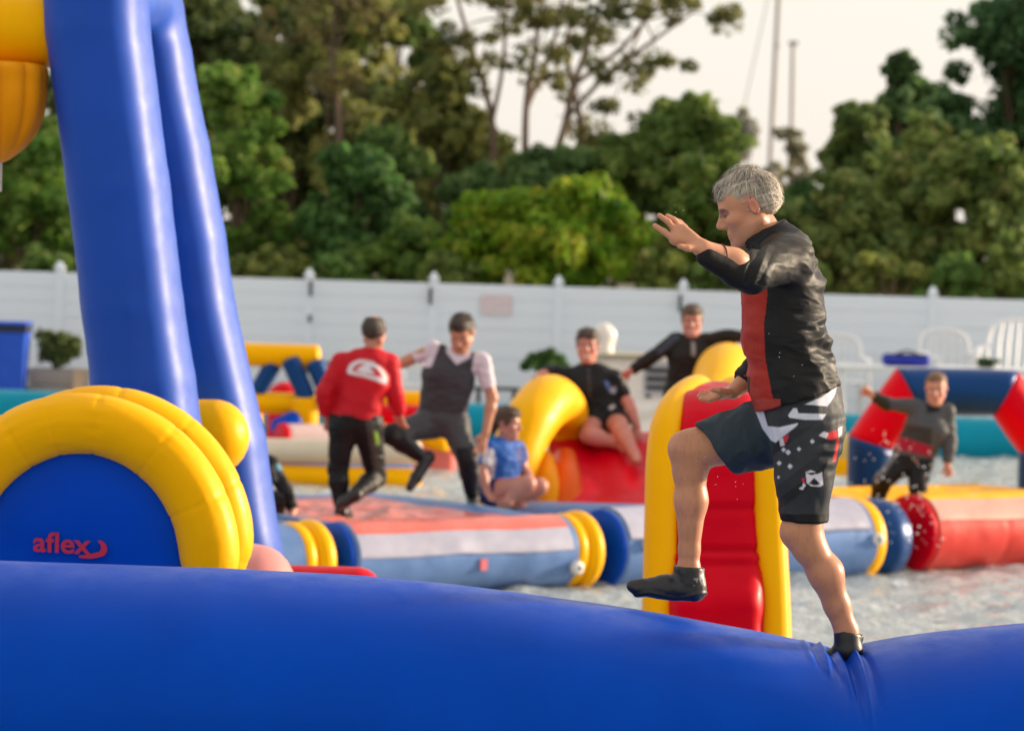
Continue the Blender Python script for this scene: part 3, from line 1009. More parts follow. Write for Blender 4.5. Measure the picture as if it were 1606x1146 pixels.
def build_drum():
    """half-round blue block with a yellow arch on each face and the red maker's mark"""
    Y0, Y1 = 14.2, 14.95
    s = S(Y0)
    c = A3(125, 884, Y0)
    root = thing('arch_block', (c[0], (Y0 + Y1) / 2, 0), 'half-round blue inflatable block with yellow arch rims behind the blue beam', 'inflatable')
    rx, rz = 205 / s, 221 / s
    def bound(a):
        x, z = math.cos(a), math.sin(a)
        if z >= 0: return np.array([x * rx * 0.97, z * rz * 0.97])
        h = c[2] + 0.12
        q = 6.0
        w = rx * 0.97
        l = 1.0 / ((abs(x) / w) ** q + (abs(z) / h) ** q) ** (1 / q)
        return np.array([x * l, z * l])
    N = 96
    rings = []
    for yy, sc in ((Y0 - 0.055, 0.02), (Y0 - 0.052, 0.3), (Y0 - 0.042, 0.6), (Y0 - 0.02, 0.82), (Y0 + 0.02, 0.96), (Y0 + 0.08, 1.0), (Y1 - 0.08, 1.0), (Y1 - 0.02, 0.96), (Y1 + 0.03, 0.6), (Y1 + 0.04, 0.02)):
        rings.append([np.array([c[0], yy, c[2]]) + np.array([bound(2 * math.pi * k / N)[0] * sc, 0, bound(2 * math.pi * k / N)[1] * sc]) for k in range(N)])
    V = np.array(rings).reshape(-1, 3)
    V[:, 1] += 0.012 * fbm(V * 3.0, 9, 2) * (V[:, 1] < Y0)
    Fc = [(i * N + j, i * N + (j + 1) % N, i * N + N + (j + 1) % N, i * N + N + j) for i in range(len(rings) - 1) for j in range(N)]
    Fc += [tuple(range(N - 1, -1, -1)), tuple(range((len(rings) - 1) * N, len(rings) * N))]
    body = obj('block', V, Fc, BLUE, root)
    for yy, k in ((Y0 + 0.0, 0), (Y1 + 0.0, 1)):
        P, rad = [], []
        for a in np.linspace(math.radians(-16), math.radians(196), 25):
            P.append((c[0] + math.cos(a) * rx, yy, c[2] + math.sin(a) * rz))
            e = min(a - math.radians(-16), math.radians(196) - a) / 0.42
            rad.append(0.130 * min(1.0, 0.35 + 0.65 * math.sin(min(1, e) * math.pi / 2)))
        v, f = tube(P, rad, 220, 56, seams=(0.06, 0.2, 0.335, 0.47, 0.56, 0.64, 0.78, 0.93), pucker=0.035, wob=0.01, seed=4 + k)
        obj('arch_rim', v, f, YEL, root)
    # maker's mark
    lc = bpy.data.curves.new('mark', 'FONT')
    lc.body = 'aflex'
    lc.size = 1.0
    lc.offset = 0.018
    lc.extrude = 0.004
    lo = bpy.data.objects.new('mark_curve', lc)
    COL.objects.link(lo)
    dg = bpy.context.evaluated_depsgraph_get()
    lm = bpy.data.meshes.new_from_object(lo.evaluated_get(dg))
    bpy.data.objects.remove(lo)
    mv = np.array([v.co[:] for v in lm.vertices])
    mf = [tuple(p.vertices) for p in lm.polygons]
    x0, x1 = mv[:, 0].min(), mv[:, 0].max()
    pa, pb = A3(56, 861, Y0), A3(146, 866, Y0)
    sc = (pb[0] - pa[0]) / (x1 - x0)
    ya = Y0 - 0.075
    V = np.stack([pa[0] + (mv[:, 0] - x0) * sc, ya + mv[:, 2] * 0.3, pa[2] + mv[:, 1] * sc * 0.92 + (pb[2] - pa[2]) * (mv[:, 0] - x0) / (x1 - x0)], 1)
    redp = plain('red_print', (0.50, 0.01, 0.045), 0.5, 0.05, bumps=0)
    obj('lettering', V, mf, redp, root, smooth=False)
    out, inn = [], []
    for k in range(25):
        t = k / 24.0
        a = math.radians(62 - 165 * t)
        w = 0.012 * math.sin(math.pi * min(1, t * 0.85 + 0.06)) + 0.001
        qx, qz = 150 + 16.5 * math.cos(a) - (9 * max(0, t - 0.62) / 0.38) * 2.1, 857 - 13.0 * math.sin(a)
        p = A3(qx, qz, Y0)
        n = np.array([math.cos(a), 0, math.sin(a)])
        out.append(p + n * w); inn.append(p - n * w)
    V = np.array(out + inn)
    V = np.concatenate([V + [0, ya - 0.001 - Y0, 0], V + [0, ya + 0.012 - Y0, 0]])
    V[:, 1] = np.concatenate([np.full(50, ya - 0.001), np.full(50, ya + 0.012)])
    Fc = [(k, k + 1, 26 + k, 25 + k) for k in range(24)] + [(50 + k, 75 + k, 76 + k, 51 + k) for k in range(24)]
    obj('swoosh', V, Fc, redp, root, smooth=False)

def build_tower():
    """tall blue inverted-V frame with a yellow cross tube and the yellow bar with the hanging cone"""
    YA, YB = 16.7, 17.75
    prims = []
    fr = [(150, -20, 84), (153, 46, 84), (186, 293, 82), (207, 480, 82), (224, 600, 84), (245, 760, 86), (272, 960, 88), (300, 1160, 90)]
    bk = [(215, 20, 74), (228, 90, 74), (235, 134, 74), (256, 235, 75), (281, 377, 75), (295, 480, 75), (344, 695, 76), (367, 856, 77), (395, 1030, 78), (420, 1150, 80)]
    ph = math.radians(20)
    SQ = (np.array([math.cos(ph), -math.sin(ph), 0.0]), np.array([-math.sin(ph), -math.cos(ph), 0.0]), 0.78)
    def chain(L, Y, k):
        for (x0, y0, r0), (x1, y1, r1) in zip(L[:-1], L[1:]):
            prims.append(cone(A3(x0, y0, Y), A3(x1, y1, Y), r0 * 0.92 / S(Y), r1 * 0.92 / S(Y), k=k, square=SQ))
    chain(fr, YA, 0.02)
    chain(bk, YB, 0.02)
    prims.append(cone(A3(150, -2, YA), A3(212, 4, YB), 70 / S(YA), 66 / S(YB), k=0.05, square=SQ))
    V, Fq = field_mesh(prims, 0.022)
    V = relax(V, Fq, 14, 0.5)
    base = at(320, 1100, 17.2)
    root = thing('action_tower', (base.x, 17.2, 0), 'tall blue inflatable frame with two leaning legs behind the yellow arch', 'inflatable')
    V[:, 0] += 0.004 * fbm(V * 1.7, 3, 2)
    obj('frame', V, Fq, TOWERB, root)
    # yellow cushion between the legs
    v, f = tube([A3(180, 683, 17.25), A3(300, 684, 17.25), A3(338, 684, 17.25)], 58 / S(17.25), 40, 40, depth=(0.5, 0.92), wob=0.006)
    obj('cross_cushion', v, f, YEL, root)
    # yellow bar to the left with the hanging cone
    v, f = tube([A3(-560, 45, YA + 0.12), A3(-200, 45, YA + 0.12), A3(78, 46, YA + 0.12)], 61 / S(YA), 60, 40, wob=0.004)
    bar = obj('top_bar', v, f, YEL, root)
    Vh, n = [], 128
    prof = [(0.30, 96), (0.98, 102), (1.03, 130), (1.0, 165), (0.86, 198), (0.60, 226), (0.25, 247), (0.04, 255)]
    pc = catmull([(p[0], p[1], 0) for p in prof], 40)
    for r_, y_, _ in pc:
        o = A3(2, y_, YA)
        for k in range(n):
            a = 2 * math.pi * k / n
            lob = 0.84 + 0.16 * abs(math.sin(a * 5 + 0.9)) ** 0.45
            R = 70 / S(YA) * max(0.02, r_) * lob
            Vh.append(o + np.array([math.cos(a) * R, math.sin(a) * R, 0]))
    Fh = [(i * n + j, i * n + (j + 1) % n, i * n + n + (j + 1) % n, i * n + n + j) for i in range(39) for j in range(n)]
    Fh += [tuple(range(n - 1, -1, -1)), tuple(range(39 * n, 40 * n))]
    hc = obj('hanging_cone', Vh, [tuple(reversed(q)) for q in Fh], ORA, root)
    v, f = tube([A3(2, 250, YA), A3(1, 300, YA)], 0.006, 6, 6); obj('cord', v, f, ROPE, hc)
    # base pads seen over the beam
    p = thing('base_cushion', (at(360, 900, 15.6).x, 15.6, 0), 'pale pink and blue rounded cushion at the foot of the blue frame', 'inflatable')
    v, f = tube([A3(250, 935, 15.7), A3(330, 925, 15.7), A3(400, 935, 15.7)], 82 / S(15.7), 40, 40, depth=(0.5, 0.8)); obj('cushion', v, f, PINK, p)
    v, f = tube([A3(240, 985, 15.55), A3(330, 975, 15.55), A3(380, 985, 15.55)], 96 / S(15.55), 40, 40, depth=(0.5, 0.8)); obj('lower_cushion', v, f, vinyl('sky_blue_vinyl', (0.20, 0.32, 0.55), 0.3), p)
    b = A3(330, 1000, 15.6)
    v, f = tube([(b[0] - 0.3, 15.65, 0.28), (b[0] + 0.2, 15.65, 0.28)], 0.36, 20, 32); obj('float_tube', v, f, BLUE, p)
    q = thing('red_float', (at(520, 920, 16.2).x, 16.2, 0), 'low red inflatable float just behind the blue beam', 'inflatable')
    v, f = tube([A3(380, 930, 16.2), A3(480, 932, 16.2), A3(560, 934, 16.2)], 46 / S(16.2), 40, 36, depth=(0.5, 0.9)); obj('upper_tube', v, f, RED, q)
    b = A3(470, 1040, 16.2)
    v, f = tube([(b[0] - 0.3, 16.25, 0.40), (b[0] + 0.25, 16.25, 0.40)], 0.62, 20, 36, sq=(0.9, 0.5)); obj('lower_tube', v, f, RED, q)

PINK = vinyl('pink_vinyl', (0.62, 0.26, 0.24), 0.34)

def build_wall():
    """upright red ramp between two yellow side tubes"""
    root = thing('ramp_wall', (at(1120, 1000, 17.3).x, 17.3, 0), 'upright red inflatable ramp with yellow sides behind the walking man', 'inflatable')
    # face profile: depth and picture row
    rows = [(1150, 16.75), (1000, 16.85), (940, 16.88), (860, 17.0), (780, 17.06), (700, 17.12), (650, 17.2), (618, 17.33), (603, 17.5), (598, 17.75), (606, 18.0), (640, 18.2), (760, 18.35), (1000, 18.45), (1140, 18.5)]
    rows = catmull([(a, b, 0) for a, b in rows], 170)
    nx = 60
    V = []
    for k, (y, d, _) in enumerate(rows):
        for i in range(nx):
            u = i / (nx - 1)
            xl = np.interp(y, [580, 620, 700, 1000], [1072, 1062, 1054, 1046]); xr = np.interp(y, [580, 620, 700, 1000], [1180, 1190, 1199, 1203])
            top = max(0, 1 - abs(y - 597) / 22.0) if d > 17.2 and d < 18.1 else 0
            yy = y + 14 * top * (2 * u - 1) ** 4
            p = A3(xl + (xr - xl) * u, yy, d)
            front = d < 17.4
            bulge = 0.05 * (1 - (2 * u - 1) ** 4)
            for ys in (690, 797, 862, 884):
                bulge -= 0.026 * math.exp(-((y - ys) / 4.5) ** 2)
            bulge += 0.035 * math.exp(-((y - 935) / 35) ** 2) + 0.012 * math.exp(-((y - 874) / 8) ** 2)
            p[1] -= (bulge - 0.09 * (2 * u - 1) ** 10) if front else -bulge * 0.5
            V.append(p)
    V = np.array(V)
    V[:, 1] += 0.008 * fbm(V * np.array([3, 3, 9.0]), 8, 3)
    n = len(rows)
    Fc = [(k * nx + i, k * nx + i + 1, (k + 1) * nx + i + 1, (k + 1) * nx + i) for k in range(n - 1) for i in range(nx - 1)]
    obj('face', V, Fc, RED, root)
    def side(pts, rr, nm):
        v, f = tube([A3(x, y, d) for x, y, d in pts], rr, 150, 40, wob=0.006, sq=(1, 1))
        obj('side_tube', v, f, YEL, root)
    R = 0.088
    side([(1030, 1140, 16.9), (1034, 950, 16.98), (1036, 820, 17.05), (1039, 720, 17.12), (1047, 665, 17.22), (1066, 630, 17.42), (1095, 614, 17.75), (1085, 650, 18.1), (1065, 800, 18.3), (1060, 1120, 18.4)], [R * 1.05, R, R * 0.95, R * 0.95, R * 0.95, R * 0.95, R, R, R, R], 'l')
    side([(1216, 1150, 16.9), (1213, 960, 16.98), (1208, 820, 17.05), (1203, 720, 17.12), (1196, 665, 17.22), (1180, 632, 17.42), (1150, 616, 17.75), (1160, 650, 18.1), (1180, 800, 18.3), (1185, 1120, 18.4)], [R * 1.05, R, R * 0.92, R * 0.9, R * 0.9, R * 0.9, R, R, R, R], 'r')
    b = A3(1120, 1120, 17.6)
    v, f = tube([(b[0] - 0.25, 17.6, 0.1), (b[0] + 0.25, 17.6, 0.1)], 0.5, 20, 36, sq=(0.55, 1.6)); obj('float_base', v, f, RED, root)

# chain of modules lying slantwise: direction u along the row, v away from the camera
UU = np.array([0.8, 0.6, 0.0])
VV = np.array([-0.6, 0.8, 0.0])
PA = np.array(at(528, 870, 24.6)); PA[2] = 0.27

def chain_t(px):
    lo, hi = -4.0, 9.0
    for _ in range(50):
        m = (lo + hi) / 2
        q = PA + UU * m
        if proj(q[None])[0][0] < px: lo = m
        else: hi = m
    return m

def cp(t, w=0.0, z=None):
    q = PA + UU * t + VV * w
    if z is not None: q[2] = z
    return q

def torus(c, axis, R, r, n=64, m=20):
    axis = axis / np.linalg.norm(axis)
    up = np.array([0, 0, 1.0])
    b = np.cross(axis, up)
    V = []
    for i in range(n):
        a = 2 * math.pi * i / n
        d = up * math.cos(a) + b * math.sin(a)
        for j in range(m):
            q = 2 * math.pi * j / m
            V.append(c + d * (R + r * math.cos(q)) + axis * r * math.sin(q))
    Fc = [(i * m + j, ((i + 1) % n) * m + j, ((i + 1) % n) * m + (j + 1) % m, i * m + (j + 1) % m) for i in range(n) for j in range(m)]
    return V, Fc

def valve(c, nrm, parent):
    nrm = np.array(nrm) / np.linalg.norm(nrm)
    v, f = tube([c - nrm * 0.02, c + nrm * 0.03], 0.052, 4, 20, ('none', 'dome'), (0, 0.35))
    o = obj('valve', v, f, WHITEV, parent)
    v, f = tube([c + nrm * 0.045, c + nrm * 0.058], 0.016, 3, 12)
    obj('valve_cap', v, f, plain('valve_grey', (0.2, 0.2, 0.2), 0.5), o)

def bed(t0, t1, w0, w1, z, sag, mat, parent, seed, wr=0.03, name='trampoline_bed'):
    n1, n2 = 110, 110
    V = []
    T, Wd = np.meshgrid(np.linspace(t0, t1, n1), np.linspace(w0, w1, n2), indexing='ij')
    P = PA[None, None, :2] + T[..., None] * UU[:2] + Wd[..., None] * VV[:2]
    e = np.sin(np.linspace(0, math.pi, n1))[:, None] * np.sin(np.linspace(0, math.pi, n2))[None]
    q = np.stack([P[..., 0].ravel() * 2.6, P[..., 1].ravel() * 1.6, np.zeros(P[..., 0].size)], 1)
    rid = 1 - 2 * np.abs(fbm(q, seed, 3)).reshape(T.shape)
    Z = z - sag * e ** 0.6 + wr * rid * np.clip(e * 3, 0, 1)
    V = np.stack([P[..., 0].ravel(), P[..., 1].ravel(), Z.ravel()], 1)
    i = np.arange(n1 - 1)[:, None] * n2
    j = np.arange(n2 - 1)[None]
    Fq = np.stack([i + j, i + n2 + j, i + n2 + j + 1, i + j + 1], 2).reshape(-1, 4)
    obj(name, V, Fq, mat, parent)

def panel(t0, t1, zc, r, a0, a1, mat, parent, taper=(1, 1), grow=0.004, name='side_panel'):
    """welded sheet over part of a row tube; angles from the top towards the camera side"""
    n, m = 40, 22
    V = []
    for lay in (grow, -0.004):
        for i in range(n):
            t = t0 + (t1 - t0) * i / (n - 1)
            rr_ = r * (taper[0] + (taper[1] - taper[0]) * i / (n - 1)) + lay
            c = cp(t, 0, zc)
            for j in range(m):
                a = a0 + (a1 - a0) * j / (m - 1) + 0.02 * math.sin(t * 5)
                V.append(c + np.array([0, 0, 1.0]) * rr_ * math.cos(a) - VV * rr_ * math.sin(a))
    V = np.array(V)
    V += 0.006 * fbm(V * 6.0, 15, 2)[:, None] * (-VV * 0.5 + np.array([0, 0, 0.5]))
    k = n * m
    Fc = [(i * m + j, i * m + j + 1, (i + 1) * m + j + 1, (i + 1) * m + j) for i in range(n - 1) for j in range(m - 1)]
    Fc += [tuple(k + x for x in reversed(q)) for q in Fc]
    Fc += [(i * m + m - 1, k + i * m + m - 1, k + (i + 1) * m + m - 1, (i + 1) * m + m - 1) for i in range(n - 1)]
    obj(name, V, Fc, mat, parent)

def build_rafts():
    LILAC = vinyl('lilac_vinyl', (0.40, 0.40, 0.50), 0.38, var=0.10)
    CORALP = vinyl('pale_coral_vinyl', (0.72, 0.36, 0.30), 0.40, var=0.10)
    r = 0.275
    # raft with the two men
    tB = chain_t(872)
    Wd = 2.45
    root = thing('trampoline_raft', cp(0.1, 0.0, 0.0), 'floating raft with sagging red trampoline under the two wrestling men', 'raft')
    v, f = tube([cp(0), cp(tB * 0.5), cp(tB)], [r * 1.02, r, r * 1.02], 60, 44, ('flat', 'dome'), wob=0.012, seed=3); obj('front_tube', v, f, BLUE2, root)
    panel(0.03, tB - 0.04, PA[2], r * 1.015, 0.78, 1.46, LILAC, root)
    panel(0.03, tB - 0.04, PA[2], r * 1.015, -0.6, 0.775, REDF, root, name='top_panel')
    v, f = tube([cp(-0.045), cp(-0.012)], r * 0.99, 4, 44, ('flat', 'none')); obj('end_cap', v, f, BLUE, root)
    v, f = tube([cp(tB - 0.05, 0.25, 0.28), cp(tB - 0.05, Wd * 0.5, 0.30), cp(tB - 0.05, Wd, 0.28)], r * 0.92, 50, 40, wob=0.012); obj('side_tube', v, f, BLUE2, root)
    v, f = tube([cp(0.15, 0.25), cp(0.15, Wd * 0.5), cp(0.15, Wd)], r * 0.9, 50, 40, wob=0.012); obj('side_tube', v, f, BLUE2, root)
    v, f = tube([cp(0, Wd), cp(tB * 0.5, Wd), cp(tB, Wd)], r * 0.95, 50, 40, wob=0.012); obj('back_tube', v, f, BLUE2, root)
    bed(0.06, tB - 0.16, 0.02, Wd - 0.1, 0.515, 0.055, REDF, root, 21, 0.036)
    for k, (dt, rr_) in enumerate(((0.10, 0.205), (0.235, 0.225))):
        v, f = torus(cp(tB + dt - 0.04), UU, rr_, 0.085); obj('end_ring', v, f, YEL, root)
    valve(cp(tB - 0.02, -r - 0.01, 0.17), -VV, root)
    d = cp(tB * 0.56, -r * 1.0, 0.22)
    v, f = box(d, (0.062, 0.02, 0.085), math.atan2(UU[1], UU[0])); obj('emblem', v, f, vinyl('pink_patch', (0.62, 0.16, 0.19), 0.5), root, smooth=False)
    # module on the left, its end rings show beside the leg of the frame
    ro = thing('raft_module', cp(-1.0, 0, 0.0), 'pale blue raft section with double yellow end rings beside the blue frame', 'raft')
    v, f = tube([cp(-3.0), cp(-1.5), cp(-0.42)], r, 50, 40, wob=0.012); obj('tube', v, f, BLUE2, ro)
    for dt, rr_ in ((-0.40, 0.20), (-0.25, 0.215)):
        v, f = torus(cp(dt), UU, rr_, 0.09); obj('end_ring', v, f, YEL, ro)
    v, f = tube([cp(-0.45), cp(-0.22)], 0.2, 4, 30); obj('end_plug', v, f, YEL, ro)
    # middle module
    t0, t1 = chain_t(945), chain_t(1338)
    rm = thing('connecting_tube', cp((t0 + t1) / 2, 0, 0.0), 'fat blue connecting tube with yellow band between the trampoline raft and red raft', 'inflatable')
    r2 = 0.315
    v, f = tube([cp(t0), cp((t0 + t1) / 2), cp(t1)], [r2, r2, r2 * 1.08], 70, 48, ('flat', 'dome'), wob=0.008, seed=6); obj('tube', v, f, BLUE2, rm)
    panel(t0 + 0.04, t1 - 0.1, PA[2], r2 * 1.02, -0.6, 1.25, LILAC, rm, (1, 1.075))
    v, f = tube([cp(t0 - 0.03), cp(t0 + 0.01)], r2 * 0.985, 4, 48, ('flat', 'none')); obj('end_cap', v, f, BLUE, rm)
    v, f = tube([cp(t1 - 0.06), cp(t1 + 0.01), cp(t1 + 0.07)], [r2 * 1.075, r2 * 1.10, r2 * 1.05], 8, 48, ('none', 'none')); obj('yellow_band', v, f, YEL, rm)
    v, f = tube([cp(t1 + 0.14), cp(t1 + 0.24), cp(t1 + 0.36)], [r2 * 0.98, r2 * 1.06, r2 * 1.0], 16, 48, ('dome', 'dome'), (0.3, 0.3)); obj('navy_band', v, f, NAVY, rm)
    valve(cp(t1 - 0.04, -r2 * 1.06, 0.30), np.array([0.3, -1, 0.05]), rm)
    valve(cp(t0 + 0.2, -r2, 0.33), np.array([0.3, -1, 0.05]), rm)
    # red raft on the right
    t2 = chain_t(1430)
    rr0 = thing('red_raft', cp(t2, 0, 0.0), 'floating raft with fat red side tube and yellow mat under the youth', 'raft')
    r3 = 0.325
    L = 2.6
    P0, P1 = cp(t2, 0, 0.30), cp(t2 + L, 0, 0.30)
    v, f = tube([P0, (P0 + P1) / 2, P1], [r3, r3 * 0.98, r3], 70, 48, ('flat', 'dome'), seams=(0.32, 0.68), pucker=0.03, wob=0.014, seed=8); obj('front_tube', v, f, REDC, rr0)
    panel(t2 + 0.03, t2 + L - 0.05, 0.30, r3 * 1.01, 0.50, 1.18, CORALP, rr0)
    panel(t2 + 0.03, t2 + L - 0.05, 0.30, r3 * 1.01, -0.7, 0.495, YEL, rr0, name='top_panel')
    v, f = tube([P0 - UU * 0.05, P0 + UU * 0.002], r3 * 0.985, 4, 48, ('flat', 'none')); obj('end_cap', v, f, RED, rr0)
    for w in (1.9,):
        v, f = tube([cp(t2 - 0.1, w), cp(t2 + L / 2, w), cp(t2 + L, w)], 0.26, 40, 36, wob=0.01); obj('back_tube', v, f, YEL, rr0)
    v, f = tube([cp(t2 + 0.1, 0.1), cp(t2 + 0.1, 1.9)], 0.25, 40, 36, wob=0.01); obj('side_tube', v, f, YEL, rr0)
    v, f = tube([cp(t2 + L - 0.1, 0.1), cp(t2 + L - 0.1, 1.9)], 0.25, 40, 36, wob=0.01); obj('side_tube', v, f, YEL, rr0)
    bed(t2 + 0.05, t2 + L - 0.05, 0.05, 1.9, 0.53, 0.10, YEL, rr0, 31, 0.02, 'mat')

def build_slide():
    """red ramp with fat yellow arched sides; platform behind"""
    xl, xr = at(862, 700, 29).x, at(1160, 700, 29).x
    root = thing('slide', ((xl + xr) / 2, 29.3, 0), 'red inflatable slide with fat yellow arched side where the woman sits', 'slide')
    prof = [(28.0, -0.05), (28.05, 0.25), (28.3, 0.45), (28.7, 0.62), (29.1, 0.80), (29.4, 0.93), (29.7, 0.985), (30.1, 0.97), (30.3, 0.80), (30.4, 0.62), (31.2, 0.60), (31.35, 0.4), (31.4, -0.05)]
    pc = catmull([(a, b, 0) for a, b in prof], 90)
    nx = 70
    V = []
    for y, z, _ in pc:
        for i in range(nx):
            u = i / (nx - 1)
            puff = 0.03 * math.sin(u * math.pi * 4) ** 2 * (1 if z > 0.3 else 0.3)
            V.append((xl + (xr - xl) * u, y, z + puff))
    V = np.array(V)
    V[:, 2] += 0.02 * fbm(V * np.array([4, 3, 3.0]), 12, 3)
    n = len(pc)
    Fc = [(k * nx + i, k * nx + i + 1, (k + 1) * nx + i + 1, (k + 1) * nx + i) for k in range(n - 1) for i in range(nx - 1)]
    Fc.append(tuple(k * nx for k in range(n - 1, -1, -1)))
    Fc.append(tuple(k * nx + nx - 1 for k in range(n)))
    obj('ramp', V, Fc, RED, root)
    # orange-red side flap under the arch
    v, f = tube([A3(852, 722, 28.75), A3(856, 760, 28.5), A3(858, 800, 28.4)], [0.10, 0.13, 0.14], 24, 28); obj('side_flap', v, f, ORA, root)
    v, f = tube([A3(886, 718, 28.95), A3(888, 755, 28.6), A3(888, 800, 28.4)], [0.10, 0.13, 0.14], 24, 28); obj('side_flap', v, f, vinyl('deep_orange_vinyl', (0.66, 0.10, 0.01), 0.4), root)
    arch = [(786, 800, 28.25), (796, 755, 28.3), (812, 705, 28.4), (834, 658, 28.6), (860, 630, 28.95), (882, 642, 29.3), (890, 676, 29.5), (891, 735, 29.6), (890, 800, 29.65)]
    v, f = tube([A3(*a) for a in arch], [0.21, 0.215, 0.22, 0.23, 0.235, 0.215, 0.19, 0.18, 0.18], 110, 44, wob=0.008, seed=5); obj('side_arch', v, f, YEL, root)
    arch = [(1100, 740, 28.6), (1108, 690, 28.9), (1118, 630, 29.6), (1134, 583, 30.3), (1150, 590, 30.8), (1158, 660, 31.1), (1160, 790, 31.2)]
    v, f = tube([A3(*a) for a in arch], [0.10, 0.17, 0.22, 0.245, 0.23, 0.2, 0.2], 110, 44, wob=0.008, seed=6); obj('side_arch', v, f, YEL, root)
    xa = at(760, 790, 28.1).x
    v, f = tube([(xa + 0.3, 27.95, 0.22), (xr + 0.1, 27.95, 0.22)], 0.27, 40, 40, wob=0.01); obj('float_tube', v, f, BLUE2, root)
    return root

def build_arch():
    """many-sided arch of navy and red tubes behind the youth"""
    Y = 31.4
    root = thing('arch', (at(1500, 740, Y).x, Y, 0), 'navy and red inflatable arch behind the youth in grey', 'inflatable')
    r = 0.215
    segs = [((1366, 800), (1366, 694), NAVY), ((1366, 694), (1424, 613), RED), ((1424, 613), (1576, 616), NAVY), ((1576, 616), (1634, 698), RED), ((1634, 698), (1634, 800), NAVY)]
    pl = [A3(*segs[0][0], Y)] + [A3(*s_[1], Y) for s_ in segs]
    pl[0][2] = pl[-1][2] = 0.1
    for (v, f), (a, b, m) in zip(mitred(pl, r), segs):
        obj('arch_segment', v, f, m, root)
    v, f = tube([(at(1340, 740, Y).x, Y, 0.16), (at(1660, 740, Y).x, Y, 0.16)], 0.25, 30, 32); obj('base_tube', v, f, YEL, root)

def build_far_left():
    Y = 38.0
    root = thing('obstacle_frame', (at(440, 680, Y).x, Y, 0), 'yellow inflatable frame with navy diagonal struts beyond the man in red', 'inflatable')
    s = S(Y)
    def T(a, b, r, m, nm, d=0.0, cap=('dome', 'dome'), dep=(0.4, 0.4)):
        v, f = tube([A3(a[0], a[1], Y + d), A3(b[0], b[1], Y + d)], r / s, 20, 32, cap, dep, wob=0.006)
        obj(nm, v, f, m, root)
    T((300, 553), (496, 559), 18, YEL, 'top_bar')
    T((300, 628), (490, 634), 17, YEL, 'lower_bar')
    T((478, 628), (478, 690), 21, YEL, 'post', -0.1)
    T((405, 612), (428, 572), 14, NAVY, 'strut')
    T((456, 566), (480, 622), 15, NAVY, 'strut', -0.12)
    T((494, 570), (522, 632), 15, NAVY, 'strut', -0.12)
    T((395, 640), (395, 700), 17, YEL, 'post', 0.1)
    v, f = tube([(at(300, 700, Y).x, Y, 0.16), (at(560, 700, Y).x, Y, 0.16)], 0.2, 24, 30); obj('base_tube', v, f, REDF, root)
    c = thing('dome_float', (at(446, 640, 40).x, 40.0, 0), 'small red dome showing through the yellow frame', 'inflatable')
    p = A3(446, 622, 40)
    v, f = tube([(p[0], 40, -0.1), (p[0], 40, p[2])], 0.2, 16, 30, ('flat', 'dome'), (0, 0.9)); obj('dome', v, f, RED, c)
    # red and pale roll in front, low pale pontoon with yellow side
    q = thing('float_roll', (at(480, 690, 37.2).x, 37.2, 0), 'red ended pale roll lying before the yellow frame', 'inflatable')
    k = 37.2
    a, b = A3(446, 688, k), A3(640, 690, k + 0.7)
    v, f = tube([a, (a + b) / 2, b], 0.17, 30, 32, ('flat', 'dome')); obj('roll', v, f, vinyl('pink_white_vinyl', (0.62, 0.46, 0.45), 0.35), q)
    v, f = tube([a + (a - b) * 0.035, a + (b - a) * 0.004], 0.175, 5, 32, ('flat', 'none')); obj('end_cap', v, f, RED, q)
    v, f = tube([A3(436, 672, k + 0.5), A3(462, 660, k + 0.6)], 0.12, 10, 24); obj('blue_roll', v, f, BLUE, q)
    v, f = tube([(a[0], k + 0.1, 0.02), (b[0], k + 0.6, 0.02)], 0.13, 10, 24); obj('under_float', v, f, BLUE2, q)
    o = thing('pontoon', (at(530, 715, 36).x, 36.0, 0), 'long low pale pontoon with yellow lower side behind the two men', 'pontoon')
    k = 36.0
    y0, y1 = A3(300, 705, k), A3(652, 708, k)
    v, f = tube([y0, y1], 0.13, 40, 32, wob=0.01); obj('upper_tube', v, f, vinyl('cream_vinyl', (0.66, 0.58, 0.45), 0.35), o)
    y0[2] = y1[2] = 0.07
    v, f = tube([y0 - [0, 0.02, 0], y1 - [0, 0.02, 0]], 0.125, 40, 32, wob=0.01); obj('lower_tube', v, f, YEL, o)
    h = thing('yellow_floats', (at(655, 690, 38.5).x, 38.5, 0), 'pair of fat yellow tubes on a red mat behind the leaping man', 'inflatable')
    for x0, x1 in ((592, 640), (655, 700)):
        v, f = tube([A3(x0, 684, 38.6), A3(x1, 688, 38.4)], 0.15, 20, 32, ('dome', 'dome'), (0.4, 0.4)); obj('tube', v, f, YEL, h)
    v, f = tube([A3(560, 652, 39.2), A3(660, 654, 39.2)], 0.14, 20, 30); obj('red_tube', v, f, RED, h)
    v, f = tube([A3(600, 628, 39.6), A3(690, 632, 39.6)], 0.13, 20, 30); obj('yellow_bar', v, f, YEL, h)
    v, f = box((at(640, 690, 38.9).x, 39.0, 0.13), (1.1, 1.2, 0.4)); bevel_obj(obj('mat', v, f, REDF, h, smooth=False), 0.08, 3)

